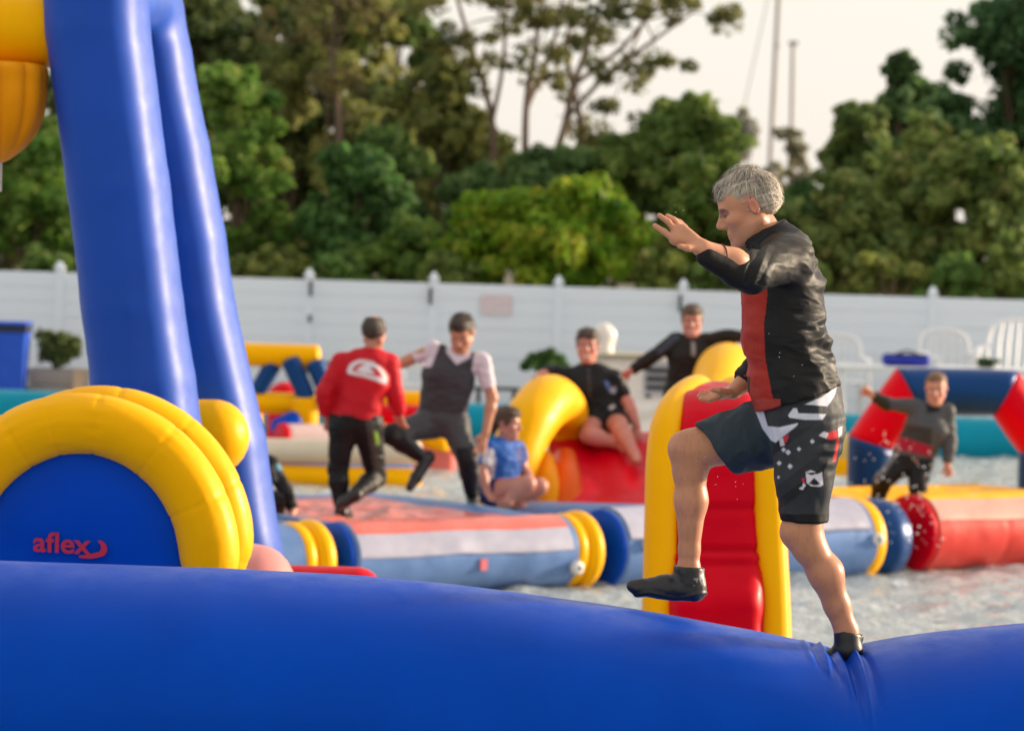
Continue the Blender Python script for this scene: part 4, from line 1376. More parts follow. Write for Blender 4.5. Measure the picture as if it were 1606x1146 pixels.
def build_pontoon():
    root = thing('teal_pontoon', (0, 44.3, 0), 'long teal liner wall edging the far side of the water', 'pontoon')
    v, f = tube([(-14, 44.35, 0.20), (0, 44.35, 0.20), (14, 44.35, 0.20)], 0.36, 200, 40, sq=(0.9, 0.75), wob=0.01)
    obj('liner_tube', v, f, TEAL, root)
    p = thing('channel_float', (at(1330, 700, 36).x, 36, 0), 'small pale yellow float showing behind the striped shorts', 'float')
    v, f = tube([A3(1270, 700, 36), A3(1345, 706, 36)], 0.17, 20, 30); obj('float', v, f, vinyl('cream_yellow_vinyl', (0.68, 0.5, 0.16), 0.35), p)
    v, f = tube([A3(1275, 722, 36), A3(1340, 726, 36)], 0.15, 20, 30); obj('lower_float', v, f, YEL, p)

# ------------------------------------------------------------------ things on the deck
def chair_mesh(root, x, y, z, ang, sc=1.0):
    """moulded white plastic garden armchair"""
    ca, sa = math.cos(ang), math.sin(ang)
    def X(P):
        P = np.asarray(P, float) * sc
        return np.stack([x + P[:, 0] * ca - P[:, 1] * sa, y + P[:, 0] * sa + P[:, 1] * ca, z + P[:, 2]], 1)
    def B(c, s):
        v, f = box(c, s); return X(v), f
    for sx in (-1, 1):
        for sy, zz in ((-1, 0.64), (1, 0.42)):
            v, f = tube([(sx * 0.26, sy * 0.24, 0), (sx * 0.235, sy * 0.21, zz)], [0.028, 0.022], 6, 8, ('none', 'none'))
            bb = obj('leg', X(v), f, WPLA, root)
        v, f = tube([(sx * 0.235, -0.22, 0.635), (sx * 0.26, 0.0, 0.66), (sx * 0.23, 0.22, 0.68)], 0.028, 14, 8, sq=(0.6, 1.2))
        obj('armrest', X(v), f, WPLA, root)
    v, f = B((0, -0.01, 0.42), (0.46, 0.44, 0.03)); bevel_obj(obj('seat', v, f, WPLA, root, smooth=False), 0.012)
    fr = [(-0.235, 0.2, 0.42), (-0.25, 0.25, 0.68), (-0.20, 0.29, 0.85), (0, 0.31, 0.90), (0.20, 0.29, 0.85), (0.25, 0.25, 0.68), (0.235, 0.2, 0.42)]
    v, f = tube(fr, 0.03, 40, 8, sq=(1.1, 0.5)); bf = obj('back_frame', X(v), f, WPLA, root)
    for k in range(-2, 3):
        xx = k * 0.075
        v, f = tube([(xx, 0.21, 0.43), (xx * 1.05, 0.27, 0.7), (xx * 0.95, 0.30, 0.87 - abs(k) * 0.012)], 0.027, 10, 8, sq=(1.1, 0.35))
        obj('back_slat', X(v), f, WPLA, root)

def chair(label, px, py_top, Y, ang):
    x = at(px, py_top, Y).x
    root = thing('plastic_chair', (x, Y, DECK), label, 'chair', 'white plastic garden chairs on the deck')
    zt = at(px, py_top, Y).z
    chair_mesh(root, x, Y, DECK, ang, (zt - DECK) / 0.92)

def table(label, px0, px1, py, Y, dep=0.7):
    a, b = at(px0, py, Y), at(px1, py + (px1 - px0) * 0.029, Y)
    root = thing('garden_table', ((a.x + b.x) / 2, Y, DECK), label, 'table', 'white garden tables on the deck')
    zt = (a.z + b.z) / 2
    w = b.x - a.x
    cx = (a.x + b.x) / 2
    v, f = box((cx, Y, zt - 0.02), (w, dep, 0.035)); bevel_obj(obj('table_top', v, f, WPLA, root, smooth=False), 0.012)
    v, f = box((cx, Y - dep / 2 + 0.06, zt - 0.07), (w - 0.14, 0.02, 0.06)); obj('apron', v, f, WPLA, root, smooth=False)
    for sx in (-1, 1):
        for sy in (-1, 1):
            v, f = tube([(cx + sx * (w / 2 - 0.07), Y + sy * (dep / 2 - 0.07), DECK), (cx + sx * (w / 2 - 0.09), Y + sy * (dep / 2 - 0.09), zt - 0.03)], [0.028, 0.036], 5, 10, ('none', 'none'))
            obj('leg', v, f, WPLA, root)
    return zt

def shrub(root, c, rx, rz, col, seed, n=40, per=60, size=0.05):
    rg = np.random.default_rng(seed)
    C = []
    for i in range(n):
        d = rg.normal(size=3); d /= np.linalg.norm(d)
        q = rg.uniform(0.3, 0.85)
        C.append((c[0] + d[0] * rx * q, c[1] + d[1] * rx * 0.7 * q, c[2] + d[2] * rz * q, rg.uniform(0.22, 0.4) * min(rx, rz)))
    V, Fq, cc = leaves(np.array(C), per, size, np.array(col) * 2.4, 0.2, rg)
    obj('foliage', V, Fq, LEAF, root, smooth=False, cols=cc)
    parts = []
    for i in range(7):
        e = np.array(C[i][:3])
        b = np.array([c[0] + rg.normal() * 0.06, c[1], c[2] - rz * 1.0])
        parts.append(tube([b, (b + e) / 2 + rg.normal(size=3) * 0.03, e], [0.014, 0.01, 0.005], 8, 5, ('none', 'none')))
    v, f = join(parts); obj('stems', v, f, BARK, root)

def build_deck_things():
    # blue wheeled bin
    Y = 47.0
    x0, x1 = at(-8, 560, Y).x, at(44, 560, Y).x
    zt = at(20, 506, Y).z
    cx = (x0 + x1) / 2
    root = thing('wheeled_bin', (cx, Y, DECK), 'blue wheeled rubbish bin standing on the deck before the fence', 'bin')
    bb = plain('bin_blue', (0.003, 0.075, 0.56), 0.45, 0.1)
    w = x1 - x0
    V = []
    for z, q in ((DECK + 0.05, 0.82), (zt - 0.16, 0.97), (zt - 0.1, 1.0)):
        for sx, sy in ((-1, -1), (1, -1), (1, 1), (-1, 1)):
            V.append((cx + sx * w / 2 * q, Y + sy * 0.28 * q, z))
    Fc = [(i * 4 + j, i * 4 + (j + 1) % 4, i * 4 + 4 + (j + 1) % 4, i * 4 + 4 + j) for i in range(2) for j in range(4)] + [(3, 2, 1, 0), (8, 9, 10, 11)]
    bevel_obj(obj('bin_body', V, Fc, bb, root, smooth=False), 0.02, 3)
    v, f = box((cx, Y, zt - 0.075), (w * 1.08, 0.6, 0.10)); bevel_obj(obj('rim', v, f, BLACKP, root, smooth=False), 0.02)
    v, f = box((cx, Y - 0.02, zt - 0.005), (w * 1.12, 0.64, 0.05)); bevel_obj(obj('lid', v, f, bb, root, smooth=False), 0.022, 3)
    for sx in (-1, 1):
        v, f = tube([(cx + sx * w * 0.38, Y + 0.22, DECK + 0.09), (cx + sx * w * 0.46, Y + 0.22, DECK + 0.09)], 0.10, 4, 20, ('flat', 'flat')); obj('wheel', v, f, BLACKP, root)
    v, f = tube([(cx - w * 0.4, Y + 0.33, zt - 0.06), (cx + w * 0.4, Y + 0.33, zt - 0.06)], 0.016, 5, 10); obj('handle', v, f, BLACKP, root)
    # planter trough with shrubs
    Y = 47.4
    a, b = at(48, 576, Y), at(138, 580, Y)
    pl = thing('planter', ((a.x + b.x) / 2, Y, DECK), 'grey timber planter box with leafy shrubs beside the blue bin', 'planter')
    mw_ = plain('weathered_timber', (0.34, 0.30, 0.26), 0.9, 0.2, 3, 0.4, 20, 0.01, stretch=(0.4, 1, 3))
    hb = (a.z - DECK) / 2
    for i in range(2):
        v, f = box(((a.x + b.x) / 2, Y - 0.2, DECK + hb * (i + 0.5)), (b.x - a.x, 0.03, hb - 0.012)); bevel_obj(obj('plank', v, f, mw_, pl, smooth=False), 0.005)
        v, f = box(((a.x + b.x) / 2, Y + 0.2, DECK + hb * (i + 0.5)), (b.x - a.x, 0.03, hb - 0.012)); obj('plank', v, f, mw_, pl, smooth=False)
        for x_ in (a.x + 0.02, b.x - 0.02):
            v, f = box((x_, Y, DECK + hb * (i + 0.5)), (0.03, 0.36, hb - 0.012)); obj('plank', v, f, mw_, pl, smooth=False)
    v, f = box((b.x - 0.1, Y - 0.23, DECK + hb), (0.16, 0.03, hb * 2)); obj('post', v, f, plain('new_timber', (0.55, 0.38, 0.25), 0.8, 0.15, 3), pl, smooth=False)
    v, f = box(((a.x + b.x) / 2, Y, a.z - 0.06), (b.x - a.x - 0.06, 0.36, 0.04)); obj('soil', v, f, plain('soil', (0.05, 0.035, 0.025), 0.95), pl, smooth=False)
    shrub(pl, np.array([(a.x + b.x) / 2, Y, at(92, 545, Y).z]), 0.42, 0.30, (0.058, 0.078, 0.022), 51, 50, 60, 0.05)
    # round bush in a pot
    Y = 47.3
    c = at(858, 570, Y)
    pb = thing('potted_bush', (c.x, Y, DECK), 'round green bush in a dark pot left of the seated woman', 'plant')
    v, f = tube([(c.x, Y, DECK), (c.x, Y, c.z - 0.24)], [0.15, 0.2], 8, 24, ('flat', 'flat')); obj('pot', v, f, BLACKP, pb)
    shrub(pb, np.array(c), 0.40, 0.24, (0.035, 0.075, 0.018), 52, 40, 60, 0.05)
    # chairs, tables, bag, plant
    chair('white plastic armchair behind the table, beside the man in the black jacket', 1322, 523, 47.5, 0.1)
    chair('white plastic armchair right of the blue bag', 1498, 515, 47.4, 0.25)
    chair('white plastic armchair at the far right against the fence', 1588, 498, 47.0, -0.35)
    chair('white plastic armchair showing between the two wrestling men', 655, 556, 47.3, 0.15)
    chair('white plastic armchair hidden behind the man in red', 560, 543, 47.6, -0.2)
    zt = table('white table carrying the blue bag', 1312, 1452, 571, 46.2)
    Y = 46.2
    bx = thing('bag', (at(1420, 565, Y).x, Y, zt), 'bright blue soft bag lying on the white table', 'bag')
    bm = plain('bag_blue', (0.004, 0.02, 0.34), 0.5, 0.2, 8, 0.4, 14, 0.02)
    p0, p1 = at(1392, 566, Y), at(1450, 567, Y)
    pr = [cone((p0.x, Y, zt + 0.085), (p1.x, Y, zt + 0.085), 0.085, 0.085, k=0.03, flat=(np.array([0, 1.0, 0]), 1.6), cut=[(np.array([0, 0, zt]), np.array([0, 0, -1.0]))])]
    V, Fq = field_mesh(pr, 0.012)
    V[:, 2] += 0.018 * fbm(V * 9, 3, 3) * (V[:, 2] > zt + 0.03)
    obj('bag_body', V, Fq, bm, bx)
    v, f = tube([(p0.x + 0.12, Y - 0.05, zt + 0.165), ((p0.x + p1.x) / 2, Y - 0.06, zt + 0.215), (p1.x - 0.1, Y - 0.05, zt + 0.165)], 0.014, 16, 8); obj('bag_handle', v, f, BLACKP, bx)
    v, f = tube([(p0.x - 0.02, Y - 0.12, zt + 0.15), (p1.x, Y - 0.12, zt + 0.155)], 0.01, 8, 6); obj('zip', v, f, BLACKP, bx)
    zt = table('white table behind the navy arch with a small green plant', 1470, 1640, 574, 46.2)
    c = at(1548, 569, 46.1)
    pp = thing('table_plant', (c.x, 46.1, zt), 'small low green plant on the table behind the arch', 'plant')
    v, f = tube([(c.x, 46.1, zt), (c.x, 46.1, zt + 0.05)], [0.09, 0.11], 5, 20, ('flat', 'flat')); obj('pot', v, f, BLACKP, pp)
    shrub(pp, np.array([c.x, 46.1, zt + 0.09]), 0.19, 0.07, (0.03, 0.07, 0.025), 54, 20, 40, 0.03)
    table('white table showing between the two wrestling men', 610, 712, 566, 46.3)
    # dark bench top behind the man in red and by the yellow slide
    for lab, x0_, x1_, py in (('dark bench behind the man in red before the fence', 470, 545, 566), ('dark bench at the foot of the fence left of the yellow slide', 742, 815, 606)):
        Y = 48.2
        a, b = at(x0_, py, Y), at(x1_, py, Y)
        h = a.z
        be = thing('bench', ((a.x + b.x) / 2, Y, DECK), lab, 'bench')
        dm = plain('dark_timber', (0.06, 0.055, 0.055), 0.8, 0.2)
        for k in range(3):
            v, f = box(((a.x + b.x) / 2, Y - 0.12 + k * 0.12, h - 0.02), (b.x - a.x, 0.11, 0.04)); obj('slat', v, f, dm, be, smooth=False)
        for x_ in (a.x + 0.08, b.x - 0.08):
            v, f = box((x_, Y, (DECK + h - 0.04) / 2), (0.06, 0.32, h - 0.04 - DECK)); obj('leg', v, f, dm, be, smooth=False)

def build_boat():
    """small white motor boat with outboard engine moored at the liner"""
    Y = 42.6
    s = S(Y)
    a, b = at(935, 600, Y), at(1075, 600, Y)
    root = thing('motor_boat', ((a.x + b.x) / 2, Y, 0), 'small white motor boat with outboard engine moored behind the seated woman', 'boat')
    wm = plain('boat_white', (0.74, 0.71, 0.66), 0.35, 0.05, bumps=0.05)
    zg = at(985, 556, Y).z
    x0, x1 = a.x - 0.05, b.x + 0.5
    prims = [cone((x0 + 0.35, Y, 0.25), (x1 - 0.5, Y, 0.30), 0.34, 0.36, k=0.05, flat=(np.array([0, 1.0, 0]), 1.6)),
             cone((x0 + 0.35, Y, 0.55), (x1 - 0.1, Y, 0.75), 0.24, 0.20, k=0.05, flat=(np.array([0, 1.0, 0]), 2.3))]
    V, Fq = field_mesh(prims, 0.03)
    obj('hull', V, Fq, wm, root)
    cxx = at(985, 600, Y).x
    v, f = box((cxx, Y, (zg + 0.6) / 2), (0.75, 0.8, zg - 0.6)); bevel_obj(obj('console', v, f, wm, root, smooth=False), 0.09, 3)
    v, f = box((cxx - 0.05, Y - 0.02, zg + 0.0), (0.95, 0.95, 0.035)); obj('gunwale_board', v, f, plain('beige_board', (0.40, 0.37, 0.27), 0.7), root, smooth=False)
    c = at(1032, 592, Y)
    for k in range(3):
        v, f = box((c.x, Y - 0.44, c.z + 0.11 - 0.11 * k), (0.33, 0.05, 0.055)); obj('vent_slat', v, f, BLACKP, root, smooth=False)
    v, f = box((c.x, Y - 0.405, c.z), (0.40, 0.03, 0.40)); obj('vent_plate', v, f, plain('vent_plate', (0.42, 0.45, 0.5), 0.4), root, smooth=False)
    v, f = box((c.x, Y, c.z - 0.1), (0.45, 0.8, 0.8)); bevel_obj(obj('locker', v, f, wm, root, smooth=False), 0.05, 3)
    e0, e1 = at(944, 560, Y), at(947, 524, Y)
    pr = [cone((e0.x, Y, e0.z), (e1.x, Y, e1.z), 0.15, 0.135, k=0.06, flat=(np.array([0, 1.0, 0]), 1.15)), cone((e1.x, Y, e1.z), (e1.x + 0.05, Y, e1.z - 0.02), 0.125, 0.11, k=0.06)]
    V, Fq = field_mesh(pr, 0.015)
    obj('engine_cowl', V, Fq, wm, root)
    v, f = tube([(e0.x, Y, e0.z - 0.1), (e0.x - 0.02, Y, 0.3)], [0.09, 0.11], 8, 16); obj('engine_leg', v, f, plain('engine_grey', (0.45, 0.44, 0.42), 0.4), root)

# ------------------------------------------------------------------ people
SKIN = vcol('skin', 0.42, 0.45, 0.15, 160, 0.001, sss=0.12)
WET = vcol('wet_neoprene', 0.54, 0.20, 0.30, 45, 0.004)
CLOTH = vcol('cloth', 0.62, 0.25, 0.3, 90, 0.003)
HAIRM = vcol('hair', 0.45, 0.5, 0.8, 220, 0.004)
RUBBER = vcol('boot_rubber', 0.40, 0.5, 0.3, 90, 0.002)

def unit(v):
    v = np.asarray(v, float)
    return v / np.linalg.norm(v)

def frame(fwd, up=(0, 0, 1)):
    f = unit(fwd)
    s = unit(np.cross(f, np.array(up, float)))     # person's right
    u = np.cross(s, f)
    return f, s, u

def head_prims(c, fwd, up, sc, jaw=1.0):
    f, s, u = frame(fwd, up)
    M = np.array([f, s, u])
    c = np.array(c)
    def L(a, b, d): return c + sc * (f * a + s * b + u * d)
    def E(a, b, d, r, k=0.012, **kw): return ell(L(a, b, d), np.array(r) * sc, M, k * sc, 'head', **kw)
    def K(p, q, ra, rb, k=0.012, **kw): return cone(L(*p), L(*q), ra * sc, rb * sc, k * sc, 'head', **kw)
    P = [E(-0.014, 0, 0.036, (0.096, 0.076, 0.084)), E(0.03, 0, -0.045, (0.060, 0.057, 0.074), 0.03), E(0.045, 0, 0.035, (0.046, 0.056, 0.05), 0.03)]
    for q in (-1, 1):
        P.append(K((-0.02, q * 0.054, -0.05), (0.066, q * 0.016, -0.100), 0.020, 0.017 * jaw, 0.025))
        P.append(E(0.058, q * 0.040, -0.024, (0.028, 0.024, 0.022), 0.02))
        P.append(E(-0.018, q * 0.077, -0.002, (0.017, 0.009, 0.028), 0.006))
        P.append(E(-0.012, q * 0.084, 0.000, (0.010, 0.006, 0.018), 0.004, sub=True))
        P.append(E(0.096, q * 0.030, 0.002, (0.017, 0.017, 0.012), 0.012, sub=True))
        P.append(E(0.099, q * 0.011, -0.037, (0.011, 0.009, 0.008), 0.006))
    P.append(E(0.074, 0, -0.022, (0.024, 0.020, 0.034), 0.014))
    P.append(E(0.074, 0, -0.104, (0.020, 0.022, 0.017 * jaw), 0.02))
    P.append(K((0.080, -0.034, 0.021), (0.080, 0.034, 0.021), 0.012, 0.012, 0.015))
    P.append(K((0.086, 0, 0.010), (0.112, 0, -0.029), 0.008, 0.0115, 0.012))
    P.append(K((0.088, -0.018, -0.066), (0.088, 0.018, -0.066), 0.008, 0.008, 0.010))
    P.append(K((0.086, -0.015, -0.078), (0.086, 0.015, -0.078), 0.009, 0.009, 0.010))
    P.append(K((0.099, -0.017, -0.0715), (0.099, 0.017, -0.0715), 0.0035, 0.0035, 0.004, sub=True))
    E2 = [E(0.0735, q * 0.030, 0.000, (0.0135, 0.0135, 0.0125), 0.003) for q in (-1, 1)]
    for e in E2: e['late'] = True
    return P + E2, (c, f, s, u, sc)

def head_cols(V, C, hd, brow=(0.12, 0.07, 0.04), lip=(0.40, 0.13, 0.11), smile=False, stubble=0.0, flush=0.0, down=False, scalp=None):
    c, f, s, u, sc = hd
    q = (V - c) / sc
    a, b, d = q @ f, q @ s, q @ u
    if scalp is not None:
        m = (np.abs(q) < 0.2).all(1) & (((d > 0.062) & (a < 0.085)) | ((a < -0.03) & (d > -0.03) & (np.abs(b) < 0.075)) | ((d > 0.035) & (a < 0.03)))
        C[m] = np.array(scalp)
    near = (np.abs(b) < 0.10) & (a > -0.04) & (np.abs(d) < 0.15)
    def paint(m, col, w=1.0):
        m = m & near
        C[m] = C[m] * (1 - w) + np.array(col) * w
    paint((a > 0.02) & (np.abs(np.abs(b) - 0.042) < 0.022) & (np.abs(d + 0.025) < 0.022), (0.62, 0.20, 0.15), 0.25 + flush)
    paint((a > 0.10) & (d > -0.05) & (d < -0.02), (0.60, 0.20, 0.15), 0.25 + flush)
    if stubble:
        paint((a > -0.01) & (d < -0.055), (0.22, 0.14, 0.11), stubble)
    paint((np.abs(b) > 0.072) & (a < 0.01) & (np.abs(d) < 0.04), (0.55, 0.17, 0.12), 0.45)
    w = 0.020 + (0.004 if smile else 0)
    paint((a > 0.066) & (np.abs(b) < w) & (np.abs(d + 0.072) < 0.0125 * np.clip(1.15 - (np.abs(b) / w) ** 2, 0, 1)), lip, 0.85)
    if smile:
        paint((a > 0.07) & (np.abs(b) < 0.020) & (np.abs(d + 0.071 - 6 * b * b) < 0.0055), (0.78, 0.74, 0.68), 1)
    else:
        paint((a > 0.07) & (np.abs(b) < 0.018) & (np.abs(d + 0.0715) < 0.003), (0.10, 0.03, 0.03), 0.8)
    paint((a > 0.06) & (np.abs(np.abs(b) - 0.031) < 0.021) & (np.abs(d - 0.021 + 3.0 * (np.abs(b) - 0.03) ** 2 * 8) < 0.0050), brow, 0.8)
    e = np.sqrt(((np.abs(b) - 0.030) / 0.0150) ** 2 + (d / 0.0060) ** 2)
    paint((a > 0.06) & (e < 1.6), (0.16, 0.07, 0.05), 0.55)
    if down:
        paint((a > 0.05) & (np.abs(np.abs(b) - 0.028) < 0.022) & (np.abs(d - 0.006) < 0.011), (0.26, 0.11, 0.075), 0.6)
        paint((a > 0.05) & (np.abs(np.abs(b) - 0.031) < 0.020) & (np.abs(d - 0.018) < 0.005), (0.13, 0.075, 0.05), 0.7)
        paint((a > 0.05) & (np.abs(np.abs(b) - 0.030) < 0.016) & (np.abs(d + 0.004) < 0.0035), (0.07, 0.035, 0.028), 0.85)
        return C
    paint((a > 0.06) & (e < 1.0), (0.62, 0.58, 0.55), 1)
    paint((a > 0.06) & (np.sqrt((np.abs(b) - 0.030) ** 2 + d ** 2) < 0.0058), (0.05, 0.035, 0.03), 1)
    return C

def hair_part(hd, style, col, root, res, seed=1, var=0.35):
    c, f, s, u, sc = hd
    M = np.array([f, s, u])
    def L(a, b, d): return c + sc * (f * a + s * b + u * d)
    def E(a, b, d, r, k=0.012, **kw): return ell(L(a, b, d), np.array(r) * sc, M, k * sc, 'hair', **kw)
    P = []
    if style == 'bald':
        P = [E(-0.016, 0, 0.034, (0.104, 0.084, 0.089)), E(-0.02, 0, 0.128, (0.060, 0.045, 0.030), 0.02, sub=True), E(0.04, 0, 0.118, (0.05, 0.05, 0.035), 0.02, sub=True)]
    else:
        th = {'short': 0.0, 'grey': -0.005, 'crop': -0.004, 'bun': 0.002, 'tail': 0.002}.get(style, 0.0)
        P = [E(-0.016, 0, 0.040, (0.104 + th, 0.084 + th, 0.090 + th)), E(0.035, 0, 0.088, (0.058 + th, 0.062 + th, 0.034 + th), 0.03)]
        if style == 'grey':
            P += [E(-0.060, 0, 0.012, (0.052, 0.072, 0.060), 0.03), E(-0.012, 0, 0.114, (0.045, 0.04, 0.026), 0.03), E(0.072, 0, 0.058, (0.020, 0.048, 0.022), 0.02)]
        if style in ('bun', 'tail'):
            P.append(E(-0.115, 0, 0.02, (0.045, 0.04, 0.04), 0.02))
        if style == 'tail':
            P.append(cone(L(-0.12, 0, 0.01), L(-0.105, 0, -0.19), 0.046 * sc, 0.032 * sc, 0.02))
        if style == 'short':
            P.append(E(0.05, 0, 0.108, (0.045, 0.05, 0.022), 0.02))
    # clear the face, the ears and the neck
    fz = {'grey': 0.026, 'short': 0.024}.get(style, 0.020)
    P += [E(0.115, 0, -0.040, (0.095, 0.12, 0.094 + fz * 0.0), 0.010, sub=True), E(0.02, 0, -0.085, (0.072, 0.12, 0.085), 0.012, sub=True), E(-0.03, 0, -0.15, (0.12, 0.12, 0.09), 0.012, sub=True)]
    for q in (-1, 1):
        P.append(E(-0.010, q * 0.085, -0.004, (0.022, 0.02, 0.034), 0.006, sub=True))
    V, Fq = field_mesh(P, res)
    if len(V) == 0: return
    q = (V - c) / sc
    a, b, d = q @ f, q @ s, q @ u
    N = normals(V, Fq)
    ang = np.arctan2(b, d + 0.02)
    st = fbm(np.stack([ang * 14, a * 10, d * 10], 1), seed, 3)
    V = V + N * (st * 0.005 * sc)[:, None]
    C = np.array(col)[None] * (1 + var * st[:, None])
    if style == 'grey':
        lt = np.clip(0.5 + 0.9 * fbm(np.stack([ang * 6, a * 20, d * 14], 1), seed + 5, 2), 0, 1)[:, None]
        C = C * (1 - 0.5 * lt) + np.array((0.62, 0.55, 0.44)) * 0.5 * lt
        dk = np.clip((a - 0.05) / 0.05, 0, 1)[:, None] * 0.5
        C = C * (1 - dk) + np.array((0.11, 0.085, 0.07)) * dk
    if style == 'bald':
        C = C
    ho = obj('hair', V, Fq, HAIRM, root, cols=np.clip(C, 0.004, 0.9))
    # loose strands lying over the hair, so that its edge is uneven
    rg = np.random.default_rng(seed + 3)
    n = 1500 if style == 'grey' else 420
    if style == 'bald': n = 160
    idx = rg.integers(0, len(V), n)
    p, nn = V[idx], N[idx]
    crown = c + sc * (f * -0.045 + u * 0.125)
    t = p - crown + rg.normal(size=p.shape) * 0.010 * sc - u * 0.02
    t -= nn * (t * nn).sum(1)[:, None]
    t /= np.linalg.norm(t, axis=1)[:, None] + 1e-9
    L = rg.uniform(0.018, 0.042, n)[:, None] * sc
    en = (p + t * L - c) / sc
    onface = ((en @ f) > -0.005) & ((en @ u) < 0.045) | ((en @ u) < -0.035)
    L = np.where(onface[:, None], L * 0.25, L)
    keep = ~onface
    w = (0.0013 if style == 'grey' else 0.0028) * sc
    sd = np.cross(t, nn) * w
    lift = rg.uniform(0.0, 0.010, n)[:, None] * sc
    p0, p1, p2 = p - nn * 0.002, p + t * L * 0.5 + nn * (0.004 * sc + lift * 0.4), p + t * L + nn * (lift - L * 0.12)
    p0, p1, p2, sd, idx = p0[keep], p1[keep], p2[keep], sd[keep], idx[keep]
    n = len(idx)
    SV = np.stack([p0 - sd, p0 + sd, p1 + sd * 0.9, p1 - sd * 0.9, p2 + sd * 0.25, p2 - sd * 0.25], 1).reshape(-1, 3)
    o6 = np.arange(n)[:, None] * 6
    SF = np.concatenate([o6 + np.array([[0, 1, 2, 3]]), o6 + np.array([[3, 2, 4, 5]])])
    SC_ = np.repeat(np.clip(C[idx] * (1 + 0.45 * rg.normal(size=(n, 1))), 0.004, 0.6), 6, axis=0)
    so_ = obj('hair_strands', SV, SF, HAIRM, root, cols=SC_)
    so_['kind'] = 'stuff'

def hand_prims(w, tip, nrm, sc=1.0, side=1, curl=0.25, tagn='hand'):
    """palm from the wrist to the knuckles, four fingers and a thumb; nrm = palm normal"""
    w, tip = np.array(w), np.array(tip)
    d = unit(tip - w)
    L = np.linalg.norm(tip - w)
    n = unit(np.array(nrm) - d * (np.array(nrm) @ d))
    s = np.cross(d, n) * side
    kn = w + d * L * 0.5
    P = [cone(w, kn, 0.026 * sc, 0.036 * sc, 0.012, tagn, flat=(n, 0.55))]
    for i, (o, l) in enumerate(((-0.028, 0.84), (-0.010, 1.0), (0.009, 0.95), (0.026, 0.76))):
        b = kn + s * o * sc * 1.05 - d * 0.004
        fd = unit(d + s * o * 5.0)
        l1 = L * 0.5 * l
        m1 = b + fd * l1 * 0.45 + n * curl * 0.012
        m2 = m1 + unit(fd + n * curl * 0.9) * l1 * 0.32
        t = m2 + unit(fd + n * curl * 1.8) * l1 * 0.25
        r = 0.0098 * sc
        P += [cone(b, m1, r * 1.05, r, 0.006, tagn), cone(m1, m2, r, r * 0.92, 0.004, tagn), cone(m2, t, r * 0.92, r * 0.78, 0.004, tagn)]
    t0 = w + d * L * 0.14 - s * 0.022 * sc
    t1 = t0 - s * 0.030 * sc + d * L * 0.18 + n * 0.012
    t2 = t1 - s * 0.012 * sc + d * L * 0.17 + n * 0.010
    P += [cone(t0, t1, 0.015 * sc, 0.012 * sc, 0.010, tagn), cone(t1, t2, 0.012 * sc, 0.009 * sc, 0.005, tagn)]
    return P

def body_prims(J, g, face, gl=None):
    """joints in world metres; g = girth; face = where the chest points"""
    gl = gl or g
    fv = unit(face)
    up = unit(J['neck'] - J['pelvis'])
    side = unit(np.cross(fv, up))
    P = []
    wm = lerp(J['pelvis'], J['chest'], 0.5)
    P.append(cone(J['pelvis'], wm, 0.125 * g, 0.112 * g, 0.04, 'torso', flat=(side, 1.30)))
    P.append(cone(wm, J['chest'], 0.112 * g, 0.122 * g, 0.04, 'torso', flat=(side, 1.35)))
    P.append(cone(J['chest'], lerp(J['chest'], J['neck'], 0.62), 0.122 * g, 0.085 * g, 0.05, 'torso', flat=(side, 1.4)))
    P.append(cone(lerp(J['chest'], J['neck'], 0.7), J['head'] - np.array([0, 0, 0.04]), 0.062 * g, 0.052 * g, 0.03, 'neck'))
    for q in 'LR':
        sh, el, wr, ha = (J[k + q] for k in ('sh', 'el', 'wr', 'ha'))
        P.append(cone(lerp(J['chest'], J['neck'], 0.72), sh, 0.060 * g, 0.046 * g, 0.05, 'torso'))
        P.append(cone(sh, el, 0.052 * gl, 0.042 * gl, 0.03, 'uarm' + q))
        mid = lerp(el, wr, 0.3)
        P.append(cone(el, mid, 0.042 * gl, 0.043 * gl, 0.02, 'farm' + q))
        P.append(cone(mid, wr, 0.043 * gl, 0.029 * gl, 0.02, 'farm' + q))
        P += hand_prims(wr, ha, J.get('pn' + q, fv * 0.6 + np.array([0, 0, -0.5])), g, 1 if q == 'R' else -1, J.get('curl', 0.5), 'hand' + q)
        hp, kn, an, to = (J[k + q] for k in ('hp', 'kn', 'an', 'to'))
        P.append(cone(J['pelvis'], hp, 0.115 * g, 0.105 * g, 0.04, 'hip'))
        P.append(cone(hp, kn, 0.100 * gl, 0.064 * gl, 0.04, 'thigh' + q))
        m2 = lerp(kn, an, 0.32) - fv * 0.012
        P.append(cone(kn, m2, 0.060 * gl, 0.060 * gl, 0.03, 'calf' + q))
        P.append(cone(m2, an, 0.060 * gl, 0.038 * gl, 0.03, 'calf' + q))
        heel = an + unit(an - to) * 0.03 * g - unit(kn - an) * 0.035 * g
        P.append(cone(an, heel, 0.040 * gl, 0.036 * gl, 0.02, 'foot' + q))
        ball = lerp(heel, to, 0.68)
        P.append(cone(heel, ball, 0.036 * gl, 0.034 * gl, 0.02, 'foot' + q))
        P.append(cone(ball, to, 0.034 * gl, 0.022 * gl, 0.015, 'foot' + q))
    return P

def pick(P, spec, grow=0.0):
    """prims of a garment: spec = {tag: (t0, t1) or True}"""
    out = []
    for p in P:
        if p['tag'] in spec:
            q = dict(p)
            r = spec[p['tag']]
            if r is not True: q['range'] = r
            out.append(q)
    return out

